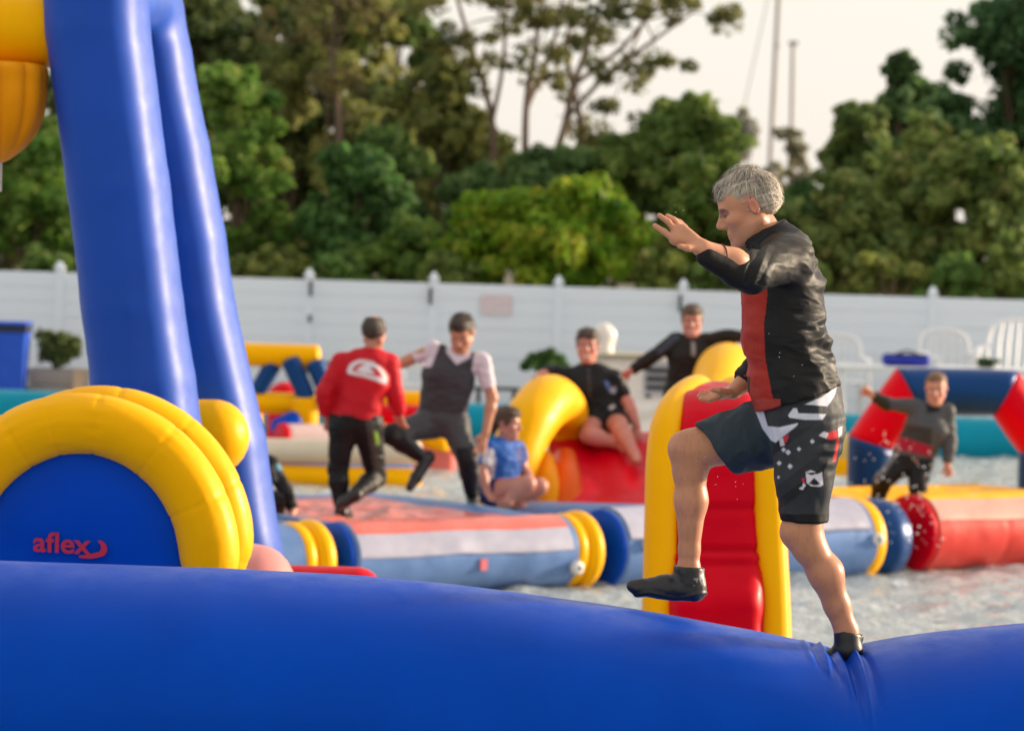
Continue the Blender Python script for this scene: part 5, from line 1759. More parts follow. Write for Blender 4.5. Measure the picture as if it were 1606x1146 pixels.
def bone_cut(P, tagn, t):
    """cut a two-piece limb at fraction t of its whole length"""
    L = [p for p in P if p['tag'] == tagn]
    tot = [np.linalg.norm(p['b'] - p['a']) for p in L]
    s = sum(tot) * t
    out = []
    for p, l in zip(L, tot):
        if s <= 0: break
        q = dict(p)
        if s < l: q['range'] = (0, s / l)
        out.append(q)
        s -= l
    return out

def garment(name, prims, off, res, mat, colf, root, wr=None, planes=(), rel=1):
    V, Fq = field_mesh(prims, res, off, planes)
    if rel: V = relax(V, Fq, rel, 0.4)
    if wr is not None:
        V = V + normals(V, Fq) * wr(V)[:, None]
    C = np.tile(np.array(colf if not callable(colf) else (0, 0, 0), float), (len(V), 1))
    if callable(colf): C = colf(V)
    return obj(name, V, Fq, mat, root, cols=C)

def folds(amp, sx=(9, 9, 22), seed=3):
    def w(V):
        n = fbm(V * np.array(sx), seed, 3)
        return amp * (1 - 2 * np.abs(n))
    return w

def person(label, Y, pts, face, look, garms, hair, g=1.12, hs=1.12, skin=(0.52, 0.25, 0.165), smile=False, res=0.009, hup=(0, 0, 1), headk=None, feet_z=None, curl=0.5):
    J = {}
    for k, v in pts.items():
        J[k] = np.array(at(v[0], v[1], Y + (v[2] if len(v) > 2 else 0)))
    J['curl'] = curl
    base = J['pelvis'].copy()
    base[2] = min(J['toL'][2], J['toR'][2]) - 0.03
    root = thing('person', base, label, 'person')
    P = body_prims(J, g, face)
    hp, hd = head_prims(J['head'], look, hup, hs)
    allp = P + hp
    lo, hi = prim_bounds(allp)
    F = Field(lo, hi, res)
    for p in allp:
        if not p.get('sub') and not p.get('late'): F.put(p)
    for p in allp:
        if p.get('sub'): F.put(p)
    for p in allp:
        if p.get('late'): F.put(p)
    V, Fq = F.mesh()
    C = np.tile(np.array(skin), (len(V), 1)) * (1 + 0.08 * fbm(V * 11, 4, 2))[:, None]
    C = head_cols(V, C, hd, smile=smile, scalp=hair[1] if hair and hair[0] != 'bald' else None, **(headk or {}))
    obj('body', V, Fq, SKIN, root, cols=C)
    if hair:
        hair_part(hd, hair[0], hair[1], root, res * 0.8, seed=int(pts['head'][0]))
    for gm in garms:
        pr = []
        for k, v in gm['spec'].items():
            if v is True: pr += [p for p in P if p['tag'] == k]
            else: pr += bone_cut(P, k, v)
        if gm['name'] == 'boots':
            for q in 'LR':
                garment('boot', [p for p in pr if p['tag'] in ('foot' + q, 'calf' + q)], gm.get('off', 0.012), res, RUBBER, gm['col'], root)
            continue
        garment(gm['name'], pr, gm.get('off', 0.012), res, gm.get('mat', WET), gm['col'], root, gm.get('wr', folds(0.006)), gm.get('planes', ()))
    return root, J, P, hd

def soft(x, y, poly, s=1.1):
    w = 0
    for dx, dy in ((-s, -s * 0.4), (s * 0.4, -s), (s, s * 0.4), (-s * 0.4, s)):
        w = w + inpoly(x + dx, y + dy, poly)
    return (w / 4.0)[:, None]

def colour_zones(base, zones):
    """zones = [(polygon in photo pixels, colour)] printed on the cloth"""
    def f(V):
        x, y = proj(V)
        C = np.tile(np.array(base, float), (len(V), 1)) * (1 + 0.10 * fbm(V * 8, 6, 2))[:, None]
        for poly, c in zones:
            w = soft(x, y, poly)
            C = C * (1 - w) + np.array(c) * w
        return C
    return f

def arc_poly(cx, cy, ro, ri, a0, a1, sy=0.62, slope=0.0):
    o = [(cx + ro * math.cos(a), cy - ro * sy * math.sin(a) + slope * ro * math.cos(a)) for a in np.linspace(a0, a1, 20)]
    i = [(cx + ri * math.cos(a), cy - ri * sy * math.sin(a) + slope * ri * math.cos(a)) for a in np.linspace(a1, a0, 20)]
    return o + i

def build_people():
    blk, gry = (0.010, 0.010, 0.012), (0.050, 0.053, 0.060)
    # --- man in red, seen from behind
    pts = dict(head=(587, 522), neck=(586, 552), chest=(570, 592), pelvis=(557, 652),
               shL=(535, 568, -0.02), elL=(509, 614, -0.05), wrL=(512, 652, 0.05), haL=(517, 684, 0.16),
               shR=(611, 570, 0.02), elR=(619, 616, 0.02), wrR=(627, 650, 0.14), haR=(632, 676, 0.26),
               hpL=(540, 666), knL=(530, 735, 0.05), anL=(536, 798, 0), toL=(548, 812, 0.22),
               hpR=(576, 666), knR=(590, 748, 0.18), anR=(556, 776, -0.18), toR=(532, 792, -0.22))
    red = (0.50, 0.005, 0.016)
    wh = (0.66, 0.62, 0.66)
    cxl, cyl = 576, 589
    zones = [(arc_poly(cxl, cyl, 31, 24, 0, math.pi, 0.78, 0.22), wh), ([(545, 580), (607, 594), (606, 603), (575, 592), (545, 586)], wh),
             ([(558, 580), (574, 569), (586, 566), (588, 586), (570, 585)], wh), (arc_poly(cxl, cyl, 21, 15, 0.4, 1.25, 0.78, 0.22), (0.28, 0.008, 0.03))]
    person('man in red long-sleeved top and black leggings, seen from behind on the red trampoline', 26.0, pts, (0.25, 1, 0), (0.35, 1, -0.1),
           [dict(name='leggings', spec={'torso': True, 'hip': True, 'thighL': True, 'thighR': True, 'calfL': 0.92, 'calfR': 0.92}, off=0.013, wr=folds(0.004),
                 col=colour_zones(blk, [([(572, 652), (588, 660), (592, 700), (598, 760), (590, 765), (580, 700)], (0.055, 0.058, 0.05)), ([(586, 676), (592, 676), (596, 696), (590, 697)], (0.22, 0.42, 0.06))]), planes=[((0, 0, at(560, 649, 26).z), (0, 0, 1.0))]),
            dict(name='rash_vest', spec={'torso': True, 'uarmL': True, 'uarmR': True, 'farmL': 0.9, 'farmR': 0.9}, off=0.022, mat=CLOTH, col=colour_zones(red, zones), planes=[(at(556, 656, 26), (0, 0, -1.0))], wr=folds(0.0035, (6, 6, 11))),
            dict(name='boots', spec={'footL': True, 'footR': True}, off=0.014, mat=RUBBER, col=blk)],
           ('bald', (0.045, 0.028, 0.022)), g=1.03, hs=1.10, skin=(0.50, 0.22, 0.15), res=0.008)
    # --- leaping man in grey
    pts = dict(head=(724, 522, -0.05), neck=(722, 562), chest=(704, 590), pelvis=(692, 652),
               shR=(680, 548, 0.03), elR=(644, 563, 0.12), wrR=(618, 576, 0.2), haR=(592, 582, 0.25),
               shL=(756, 566, -0.02), elL=(772, 624, -0.05), wrL=(762, 678, -0.12), haL=(750, 716, -0.16),
               hpR=(674, 664), knR=(613, 682, -0.32), anR=(664, 718, -0.22), toR=(643, 764, -0.34),
               hpL=(712, 664), knL=(733, 722, -0.16), anL=(741, 780, 0.05), toL=(741, 796, -0.14))
    char = (0.045, 0.042, 0.052)
    person('dark-haired man in white shirt and charcoal vest lunging with one leg raised', 26.9, pts, (-0.25, -1, -0.25), (-0.22, -1, -0.55),
           [dict(name='wetsuit_trousers', spec={'torso': True, 'hip': True, 'thighL': True, 'thighR': True, 'calfL': 0.94, 'calfR': 0.94}, off=0.013, wr=folds(0.004), planes=[(at(690, 628, 26.9), (0, 0, 1.0))],
                 col=colour_zones((0.060, 0.064, 0.072), [([(590, 655), (628, 664), (640, 690), (690, 740), (660, 745), (590, 700)], blk), ([(715, 702), (745, 700), (755, 800), (730, 800), (722, 740)], blk)])),
            dict(name='shirt', spec={'torso': True, 'uarmL': 0.72, 'uarmR': 0.75, 'neck': True}, off=0.013, mat=CLOTH, col=(0.62, 0.56, 0.64), planes=[(at(722, 556, 26.9), (0, 0, 1.0)), (at(690, 625, 26.9), (0, 0, -1.0))]),
            dict(name='vest', spec={'torso': True}, off=0.022, col=colour_zones(char, [([(702, 520), (742, 520), (738, 560), (716, 572), (700, 552)], (0.62, 0.56, 0.64)), ([(745, 546), (790, 540), (790, 620), (757, 612), (740, 580)], (0.62, 0.56, 0.64)), ([(640, 520), (690, 520), (690, 540), (682, 560), (676, 575), (640, 580)], (0.62, 0.56, 0.64))]), planes=[(at(690, 645, 26.9), (0, 0, -1.0))]),
            dict(name='boots', spec={'footL': True, 'footR': True}, off=0.012, mat=RUBBER, col=blk)],
           ('short', (0.040, 0.024, 0.015)), g=1.07, hs=1.22, skin=(0.50, 0.23, 0.14), headk=dict(stubble=0.25), res=0.008)
    # --- girl in blue, sitting on the raft edge
    pts = dict(head=(795, 664), neck=(789, 694), chest=(788, 722), pelvis=(776, 766),
               shR=(768, 704, -0.12), elR=(756, 740, -0.2), wrR=(764, 772, -0.25), haR=(776, 790, -0.3),
               shL=(812, 704, 0.12), elL=(822, 738, 0.12), wrL=(838, 760, 0.0), haL=(850, 775, -0.05),
               hpR=(772, 772, -0.1), knR=(828, 758, -0.34), anR=(798, 784, -0.30), toR=(782, 790, -0.22),
               hpL=(782, 770, 0.08), knL=(847, 762, -0.08), anL=(818, 786, -0.02), toL=(802, 792, 0.05))
    person('girl in blue short-sleeved top sitting on the raft edge with bare knees', 27.75, pts, (0.8, -0.6, 0), (1, -0.35, -0.05),
           [dict(name='shorts', spec={'hip': True, 'thighL': 0.25, 'thighR': 0.25}, off=0.01, mat=CLOTH, col=(0.01, 0.018, 0.10)),
            dict(name='swim_top', spec={'torso': True, 'uarmL': 0.6, 'uarmR': 0.75}, off=0.014, mat=CLOTH, col=colour_zones((0.020, 0.105, 0.42), [([(757, 705), (772, 702), (778, 720), (768, 790), (752, 790)], (0.62, 0.58, 0.62)), ([(806, 700), (824, 700), (826, 735), (818, 740)], (0.01, 0.03, 0.2))]))],
           ('tail', (0.085, 0.045, 0.025)), g=1.02, hs=1.10, skin=(0.55, 0.24, 0.18), headk=dict(flush=0.1), res=0.009)
    # --- woman sitting on the slide
    pts = dict(head=(921, 542), neck=(923, 578), chest=(926, 606), pelvis=(945, 655),
               shR=(892, 590, 0), elR=(866, 584, 0.02), wrR=(846, 588, -0.15), haR=(832, 598, -0.30),
               shL=(961, 592, -0.02), elL=(985, 632, -0.05), wrL=(998, 668, -0.10), haL=(1001, 694, -0.14),
               hpR=(930, 660), knR=(924, 682, -0.42), anR=(966, 694, -0.40), toR=(982, 706, -0.52),
               hpL=(962, 658), knL=(974, 674, -0.42), anL=(995, 712, -0.60), toL=(999, 722, -0.76))
    person('smiling woman in black short wetsuit sitting on top of the red slide', 29.55, pts, (-0.05, -1, 0.1), (-0.05, -1, -0.02),
           [dict(name='wetsuit', spec={'torso': True, 'neck': 0.3, 'hip': True, 'uarmL': 0.75, 'uarmR': True, 'farmR': 0.6, 'thighL': 0.5, 'thighR': 0.45}, off=0.014,
                 col=colour_zones(blk, [([(921, 575), (925, 575), (927, 625), (924, 625)], (0.05, 0.05, 0.055)), ([(948, 598), (953, 596), (958, 610), (955, 616)], (0.05, 0.10, 0.28)), ([(956, 608), (966, 606), (966, 616), (958, 617)], (0.35, 0.36, 0.42)), ([(954, 638), (962, 634), (966, 637), (958, 643)], (0.5, 0.5, 0.5))]))],
           ('bun', (0.075, 0.048, 0.036)), g=1.2, hs=1.22, skin=(0.55, 0.22, 0.17), smile=True, headk=dict(flush=0.15), res=0.009)
    # --- woman standing behind, arms out
    pts = dict(head=(1085, 503), neck=(1085, 535), chest=(1084, 560), pelvis=(1076, 610),
               shR=(1060, 533, 0), elR=(1020, 562, -0.05), wrR=(988, 582, -0.1), haR=(966, 594, -0.12),
               shL=(1110, 533, 0), elL=(1140, 527, 0), wrL=(1170, 528, -0.05), haL=(1196, 530, -0.05),
               hpR=(1064, 618), knR=(1064, 662, -0.1), anR=(1066, 712, 0.1), toR=(1062, 722, -0.12),
               hpL=(1090, 618), knL=(1088, 662, -0.1), anL=(1088, 712, 0.1), toL=(1092, 722, -0.12))
    person('laughing woman in black full wetsuit with both arms stretched out behind the slide', 30.75, pts, (0, -1, 0), (-0.02, -1, -0.1),
           [dict(name='wetsuit', spec={'torso': True, 'neck': 0.4, 'hip': True, 'uarmL': True, 'uarmR': True, 'farmL': 0.92, 'farmR': 0.92, 'thighL': True, 'thighR': True, 'calfL': 0.95, 'calfR': 0.95}, off=0.012,
                 col=colour_zones((0.018, 0.015, 0.013), [([(1084, 536), (1090, 536), (1091, 558), (1085, 558)], (0.30, 0.29, 0.27)), ([(1030, 548), (1062, 520), (1068, 528), (1034, 560)], (0.05, 0.06, 0.085))]))],
           ('bun', (0.12, 0.075, 0.05)), g=1.12, hs=1.2, skin=(0.56, 0.23, 0.17), smile=True, headk=dict(flush=0.15), res=0.009)
    # --- youth in grey on the red raft
    pts = dict(head=(1468, 609), neck=(1464, 641), chest=(1456, 668), pelvis=(1432, 712),
               shR=(1432, 637, 0), elR=(1392, 634, 0.0), wrR=(1366, 618, -0.05), haR=(1350, 603, -0.08),
               shL=(1486, 645, 0), elL=(1490, 692, -0.02), wrL=(1486, 730, -0.08), haL=(1492, 752, -0.12),
               hpR=(1420, 722), knR=(1386, 752, -0.15), anR=(1372, 795, 0.1), toR=(1360, 808, -0.1),
               hpL=(1442, 724), knL=(1440, 764, -0.2), anL=(1442, 800, 0.15), toL=(1444, 806, 0.3))
    person('fair-haired youth in grey wetsuit with red belt flinging one fist up', 29.3, pts, (-0.1, -1, 0), (-0.15, -1, -0.12),
           [dict(name='wetsuit_top', spec={'torso': True, 'neck': 0.35, 'uarmL': True, 'uarmR': True, 'farmL': 0.92, 'farmR': 0.85}, off=0.012,
                 col=colour_zones((0.075, 0.080, 0.088), [([(1400, 690), (1415, 684), (1462, 700), (1460, 716), (1400, 702)], (0.34, 0.008, 0.03)), ([(1418, 664), (1462, 672), (1460, 698), (1412, 684)], (0.040, 0.038, 0.034)), ([(1340, 600), (1396, 625), (1396, 650), (1340, 640)], (0.03, 0.03, 0.02)), ([(1452, 632), (1476, 634), (1472, 646), (1454, 648)], blk)])),
            dict(name='wetsuit_trousers', spec={'hip': True, 'thighL': True, 'thighR': True, 'calfL': 0.95, 'calfR': 0.95}, off=0.012, col=colour_zones(blk, [([(1360, 740), (1405, 700), (1412, 708), (1375, 760)], (0.12, 0.13, 0.14))])),
            dict(name='boots', spec={'footL': True, 'footR': True}, off=0.010, mat=RUBBER, col=blk)],
           ('crop', (0.26, 0.15, 0.08)), g=1.02, hs=1.16, skin=(0.58, 0.27, 0.19), res=0.009, curl=2.2)
    # --- person half hidden by the leg of the blue frame
    pts = dict(head=(388, 690, -0.05), neck=(395, 712), chest=(394, 735), pelvis=(372, 778),
               shR=(372, 722, 0.1), elR=(380, 755, 0.0), wrR=(400, 780, -0.1), haR=(412, 800, -0.15),
               shL=(424, 728, -0.05), elL=(446, 766, -0.1), wrL=(460, 800, -0.15), haL=(468, 822, -0.2),
               hpR=(362, 784, 0.1), knR=(384, 815, -0.15), anR=(352, 822, 0.1), toR=(338, 826, 0.2),
               hpL=(382, 786, -0.05), knL=(430, 786, -0.25), anL=(434, 822, -0.05), toL=(446, 826, -0.15))
    person('crouching person in black wetsuit mostly hidden behind the leg of the blue frame', 26.2, pts, (0.7, -0.7, -0.3), (0.8, -0.6, -0.2),
           [dict(name='wetsuit', spec={'torso': True, 'neck': 0.4, 'hip': True, 'uarmL': True, 'uarmR': True, 'farmL': 0.95, 'farmR': 0.95, 'thighL': True, 'thighR': True, 'calfL': 0.95, 'calfR': 0.95}, off=0.012,
                 col=colour_zones(blk, [([(433, 728), (442, 726), (446, 736), (436, 738)], (0.10, 0.35, 0.5)), ([(424, 730), (432, 728), (436, 752), (430, 756)], (0.16, 0.15, 0.14))])),
            dict(name='boots', spec={'footL': True, 'footR': True}, off=0.012, mat=RUBBER, col=blk)],
           ('short', (0.05, 0.03, 0.02)), g=1.0, hs=1.05, res=0.010)

def build_walker():
    """grey-haired man striding along the beam"""
    Y = 12.0
    def M(x, y, d=0.0): return A3(x, y, Y + d)
    px = 1 / S(Y)
    root = thing('person', M(1330, 1015, -0.05), 'grey-haired man in black and red jacket and board shorts stepping along the blue beam', 'person')
    sideY = np.array([0, 1.0, 0])
    P = []
    spine = [(1260, 665, 0.125), (1256, 640, 0.132), (1242, 600, 0.131), (1230, 520, 0.131), (1228, 450, 0.126), (1222, 402, 0.094)]
    for (x0, y0, r0), (x1, y1, r1) in zip(spine[:-1], spine[1:]):
        P.append(cone(M(x0, y0), M(x1, y1), r0, r1, 0.04, 'torso', flat=(sideY, 1.30 if y1 > 410 else 1.35)))
    P.append(cone(M(1212, 388), M(1186, 345), 0.064, 0.060, 0.03, 'neck'))
    for q, s, x in (('L', -1, 1238), ('R', 1, 1216)):
        P.append(cone(M(1226, 405), M(x, 407, s * 0.185), 0.075, 0.066, 0.05, 'torso'))
    P += [cone(M(1238, 407, -0.19), M(1178, 427, -0.40), 0.062, 0.052, 0.03, 'uarmL'),
          cone(M(1178, 427, -0.40), M(1150, 411, -0.44), 0.049, 0.047, 0.02, 'farmL'), cone(M(1150, 411, -0.44), M(1102, 390, -0.50), 0.047, 0.030, 0.02, 'farmL')]
    P += [cone(M(1216, 410, 0.19), M(1216, 530, 0.28), 0.060, 0.048, 0.03, 'uarmR'),
          cone(M(1216, 530, 0.28), M(1195, 575, 0.27), 0.047, 0.045, 0.02, 'farmR'), cone(M(1195, 575, 0.27), M(1150, 614, 0.22), 0.045, 0.028, 0.02, 'farmR')]
    # raised hand with spread fingers
    d = -0.5
    P += [cone(M(1101, 389, d), M(1068, 368, d), 0.027, 0.038, 0.012, 'handL', flat=(np.array([0.25, 0.93, 0.25]) / 1.0, 0.55)),
          cone(M(1085, 381, d), M(1060, 374, d - 0.01), 0.024, 0.025, 0.012, 'handL')]
    fing = [[(1056, 375), (1041, 363), (1027, 354), d - 0.020], [(1061, 364), (1048, 348), (1034, 338), d - 0.004], [(1068, 358), (1057, 345), (1047, 339), d + 0.014], [(1075, 358), (1066, 349), (1058, 345), d + 0.03]]
    for (a, b, c, dd) in fing:
        P += [cone(M(a[0], a[1], dd), M(b[0], b[1], dd), 0.0115, 0.0105, 0.006, 'handL'), cone(M(b[0], b[1], dd), M(c[0], c[1], dd), 0.0105, 0.0088, 0.004, 'handL')]
    P += [cone(M(1093, 389, d - 0.015), M(1078, 389, d - 0.04), 0.016, 0.013, 0.010, 'handL'), cone(M(1078, 389, d - 0.04), M(1066, 386, d - 0.055), 0.012, 0.0095, 0.005, 'handL')]
    # low hand, fingers forward
    d = 0.22
    P += [cone(M(1150, 614, d), M(1128, 620, d), 0.026, 0.034, 0.012, 'handR', flat=(np.array([0.2, 0.1, 0.97]), 0.5))]
    for a, b, c, dd in (((1128, 622), (1112, 627), (1099, 625), d - 0.03), ((1127, 620), (1110, 624), (1096, 621), d - 0.008), ((1127, 619), (1112, 621), (1099, 617), d + 0.014), ((1129, 618), (1117, 619), (1107, 615), d + 0.034)):
        P += [cone(M(*a, dd), M(*b, dd), 0.0110, 0.0102, 0.006, 'handR'), cone(M(*b, dd), M(*c, dd), 0.0102, 0.0085, 0.004, 'handR')]
    P += [cone(M(1142, 615, d - 0.03), M(1128, 612, d - 0.05), 0.014, 0.012, 0.01, 'handR'), cone(M(1128, 612, d - 0.05), M(1117, 611, d - 0.055), 0.011, 0.009, 0.005, 'handR')]
    # legs
    P += [cone(M(1260, 660), M(1258, 668, 0.09), 0.105, 0.095, 0.04, 'hip'), cone(M(1260, 660), M(1264, 674, -0.08), 0.105, 0.092, 0.04, 'hip'),
          cone(M(1258, 664, 0.10), M(1084, 706, 0.13), 0.108, 0.071, 0.03, 'thighR'),
          cone(M(1084, 706, 0.13), M(1082, 735, 0.13), 0.073, 0.060, 0.03, 'calfR'),
          cone(M(1082, 735, 0.13), M(1084, 785, 0.13), 0.056, 0.0565, 0.03, 'calfR'), cone(M(1084, 785, 0.13), M(1081, 862, 0.13), 0.0565, 0.037, 0.03, 'calfR'), cone(M(1081, 862, 0.13), M(1080, 900, 0.13), 0.037, 0.037, 0.02, 'calfR'),
          ell(M(1066, 702, 0.13), (0.036, 0.042, 0.045), None, 0.03, 'calfR'),
          cone(M(1264, 676, -0.09), M(1259, 832, -0.10), 0.094, 0.066, 0.03, 'thighL'),
          cone(M(1259, 830, -0.10), M(1268, 856, -0.10), 0.067, 0.058, 0.03, 'calfL'), cone(M(1268, 856, -0.10), M(1295, 898, -0.08), 0.056, 0.060, 0.03, 'calfL'),
          cone(M(1295, 898, -0.08), M(1312, 948, -0.06), 0.060, 0.045, 0.03, 'calfL'), cone(M(1313, 948, -0.06), M(1328, 992, -0.05), 0.047, 0.039, 0.02, 'calfL'),
          ell(M(1240, 836, -0.10), (0.034, 0.04, 0.042), None, 0.03, 'calfL')]
    P += [cone(M(1080, 892, 0.13), M(1084, 920, 0.13), 0.041, 0.042, 0.02, 'footR'), cone(M(1086, 924, 0.13), M(1045, 921, 0.13), 0.040, 0.036, 0.02, 'footR'), cone(M(1045, 921, 0.13), M(1004, 921, 0.13), 0.036, 0.024, 0.02, 'footR'),
          cone(M(1328, 988, -0.05), M(1330, 1016, -0.05), 0.040, 0.042, 0.02, 'footL'), cone(M(1332, 1022, -0.05), M(1300, 1040, -0.03), 0.038, 0.036, 0.02, 'footL'), cone(M(1300, 1040, -0.03), M(1262, 1062, -0.03), 0.036, 0.025, 0.02, 'footL')]
    fw = np.array([-0.935, 0.05, -0.35])
    hp, hd = head_prims(M(1174, 325), fw, (-0.3, 0, 1), 1.07)
    allp = P + hp
    lo, hi = prim_bounds(allp)
    F = Field(lo, hi, 0.0042)
    for p in allp:
        if not p.get('sub') and not p.get('late'): F.put(p)
    for p in allp:
        if p.get('sub'): F.put(p)
    for p in allp:
        if p.get('late'): F.put(p)
    V, Fq = F.mesh()
    # calf and shin relief
    C = np.tile(np.array((0.56, 0.26, 0.15)), (len(V), 1)) * (1 + 0.10 * fbm(V * 14, 4, 3))[:, None]
    x, y = proj(V)
    leg = y > 640
    C[leg] = C[leg] * np.array([0.90, 0.86, 0.80])
    hairy = np.clip(vnoise(V * np.array([140, 140, 50.0]), 9), 0, 1) * leg * 0.14
    C *= (1 - hairy)[:, None]
    C = head_cols(V, C, hd, brow=(0.20, 0.13, 0.09), stubble=0.18, flush=-0.12, down=True, scalp=(0.30, 0.255, 0.205))
    # wrinkles at the eye and cheek
    obj('body', V, Fq, SKIN, root, cols=C)
    hair_part(hd, 'grey', (0.36, 0.31, 0.25), root, 0.0042, 5, 0.45)
    blk = np.array((0.011, 0.011, 0.012))
    # --- jacket
    pr = [p for p in P if p['tag'] in ('torso', 'uarmL', 'uarmR')]
    pr.append(dict(cone(M(1214, 392), M(1196, 360), 0.074, 0.071, 0.02, 'neck'), cut=[(M(1196, 362), unit(M(1191, 350) - M(1205, 378)))]))
    # sleeve of the raised arm is pushed off the top of the forearm
    lo_ = np.array([0.006, 0, -0.034])
    pr += [cone(M(1178, 427, -0.40) + lo_ * 0.5, M(1150, 411, -0.44) + lo_, 0.043, 0.035, 0.015, 'farmL'), dict(cone(M(1150, 411, -0.44) + lo_, M(1106, 391, -0.50) + lo_ * 0.75, 0.035, 0.020, 0.015, 'farmL'))]
    pr += [p for p in bone_cut(P, 'farmR', 0.80)]
    def wr(V):
        x, y = proj(V)
        q = np.stack([V[:, 0] * 6 + V[:, 2] * 5, V[:, 1] * 5, V[:, 2] * 15], 1)
        n = 1 - 2 * np.abs(fbm(q, 21, 3))
        w = 0.0075 + 0.006 * np.exp(-((y - 560) / 55) ** 2) + 0.004 * np.exp(-((x - 1185) / 20) ** 2) * (y < 450)
        back = np.clip((x - 1215) / 60, 0, 1)
        dg = np.abs(((x - 1168) * 0.8 + (y - 420) * 0.35) / 9.0 % 2 - 1) * 2 - 1
        arm = np.exp(-((x - 1185) / 22) ** 2) * ((y > 385) & (y < 446))
        # bunched folds low on the back
        bf = np.sin((y - 0.35 * (x - 1290)) / 5.2 + 2 * vnoise(V * 12, 3)) * np.exp(-((x - 1292) / 22) ** 2 - ((y - 545) / 26) ** 2)
        return n * w * (0.35 + 0.65 * back) + 0.007 * dg * arm + 0.006 * bf
    def jcol(V):
        x, y = proj(V)
        C = np.tile(blk, (len(V), 1))
        # glare on upper sleeve and shoulder, painted as a grey tint
        sleeve_sheen = np.clip((430 - y) / 40, 0, 1) * np.clip((x - 1170) / 20, 0, 1) * (y > 352 + 0)
        C = C * (1 - sleeve_sheen[:, None]) + np.array((0.038, 0.035, 0.030)) * sleeve_sheen[:, None]
        bx = np.interp(y, [430, 470, 510, 560, 620, 645], [1205, 1203, 1198, 1200, 1211, 1222])
        tor = (y > 440) & (x < bx) & (x > 1150) & (V[:, 1] > Y - 0.24) & (V[:, 1] < Y + 0.195) & ((y < 590) | (x > 1176))
        rd = np.array((0.36, 0.024, 0.014)) * (1 + 0.12 * fbm(V * 12, 2, 2))[:, None]
        C[tor] = rd[tor]
        hem = (y > 626) & (x < 1224) & (x > 1184)
        C[hem] = (0.36, 0.045, 0.032)
        col_ = (V[:, 2] > M(1200, 393)[2]) & (y < 396 - (x - 1170) * 0.55 + 12) & (np.abs(V[:, 1] - Y) < 0.11)
        C[col_] = (0.010, 0.010, 0.011)
        fa = (x < 1166) & (y < 452)
        C[fa] = (0.008, 0.008, 0.008)
        cuff = (x < 1180) & (y > 595) & (V[:, 1] > Y + 0.15)
        C[cuff] = (0.012, 0.01, 0.012)
        return C
    hemn = np.array(unit(np.cross(M(1312, 602) - M(1190, 643), sideY)))
    if hemn[2] > 0: hemn = -hemn
    garment('jacket', pr, 0.015, 0.0042, WET, jcol, root, wr, planes=[(M(1190, 643), hemn)], rel=2)
    # waist band of the jacket front hanging over the shorts
    # --- shorts
    shp = [cone(M(1254, 622), M(1260, 672), 0.142, 0.143, 0.03, 'w', flat=(sideY, 1.30)),
           cone(M(1258, 662, 0.09), M(1112, 706, 0.12), 0.136, 0.104, 0.03, 'r', cut=[(M(1121, 703, 0.12), unit(np.array([-0.78, 0, -0.62])))]),
           cone(M(1268, 672, -0.10), M(1263, 750, -0.10), 0.124, 0.095, 0.03, 'l'),
           cone(M(1263, 750, -0.10), M(1260, 830, -0.10), 0.095, 0.074, 0.03, 'l', cut=[(M(1260, 816, -0.10), unit(np.array([0.0, 0, -1.0])))])]
    zones = [([(1262, 634), (1290, 622), (1313, 601), (1310, 618), (1298, 637)], (0.60, 0.60, 0.68)),
             ([(1236, 651), (1244, 640), (1250, 640), (1252, 648), (1296, 649), (1290, 658), (1262, 658), (1238, 655)], (0.56, 0.58, 0.68)),
             ([(1184, 642), (1197, 644), (1204, 668), (1222, 670), (1252, 663), (1250, 667), (1234, 680), (1216, 694), (1209, 690), (1196, 672)], (0.56, 0.58, 0.68)),
             ([(1284, 683), (1292, 676), (1302, 680), (1297, 688)], (0.62, 0.62, 0.66)), ([(1300, 677), (1312, 674), (1314, 686), (1304, 690), (1296, 688)], (0.55, 0.02, 0.03)), ([(1314, 672), (1321, 668), (1320, 682), (1315, 686)], (0.62, 0.6, 0.62)),
             ([(1312, 690), (1317, 686), (1311, 724), (1306, 724)], (0.48, 0.02, 0.02)),
             ([(1222, 688), (1228, 686), (1231, 698), (1224, 700)], (0.60, 0.55, 0.6)), ([(1228, 684), (1238, 681), (1234, 692), (1230, 696)], (0.5, 0.03, 0.06))]
    for (a, b, r) in ((1229, 705, 4), (1236, 709, 4.5), (1274, 692, 4), (1253, 704, 3.5), (1239, 731, 4.5), (1222, 726, 4), (1221, 748, 2.5)):
        zones.append(([(a - r, b), (a, b - r), (a + r, b), (a, b + r)], (0.55, 0.56, 0.64)))
    lg = (0.62, 0.60, 0.68)
    zones += [([(1264, 742), (1270, 739), (1283, 743), (1289, 740), (1291, 760), (1286, 763), (1272, 762), (1265, 757)], lg), ([(1268, 758), (1277, 749), (1287, 759), (1278, 761)], (0.012, 0.013, 0.018)),
              ([(1264, 741), (1278, 738), (1284, 742), (1272, 745)], (0.012, 0.013, 0.018)), ([(1262, 741), (1272, 737), (1280, 740), (1268, 741)], lg),
              ([(1257, 750), (1262, 749), (1262, 757), (1259, 757)], (0.5, 0.02, 0.07)), ([(1260, 757), (1264, 760), (1259, 768), (1252, 766), (1258, 763)], lg)]
    def scol(V):
        x, y = proj(V)
        C = np.tile(np.array((0.022, 0.026, 0.032)), (len(V), 1)) * (1 + 0.12 * fbm(V * 6, 3, 2))[:, None]
        raised = (x < 1212 - (y - 690) * 0.0) & (y < 745) & (x < np.interp(y, [640, 694, 745], [1186, 1213, 1216]))
        C[raised] = np.array((0.020, 0.034, 0.046))
        band = (y - 700 + (x - 1260) * 0.75)
        C[(~raised) & (np.abs(band - 5) < 26)] = (0.034, 0.037, 0.042)
        C[(~raised) & (y > 690) & (y < 745) & (band < -22)] = (0.014, 0.016, 0.026)
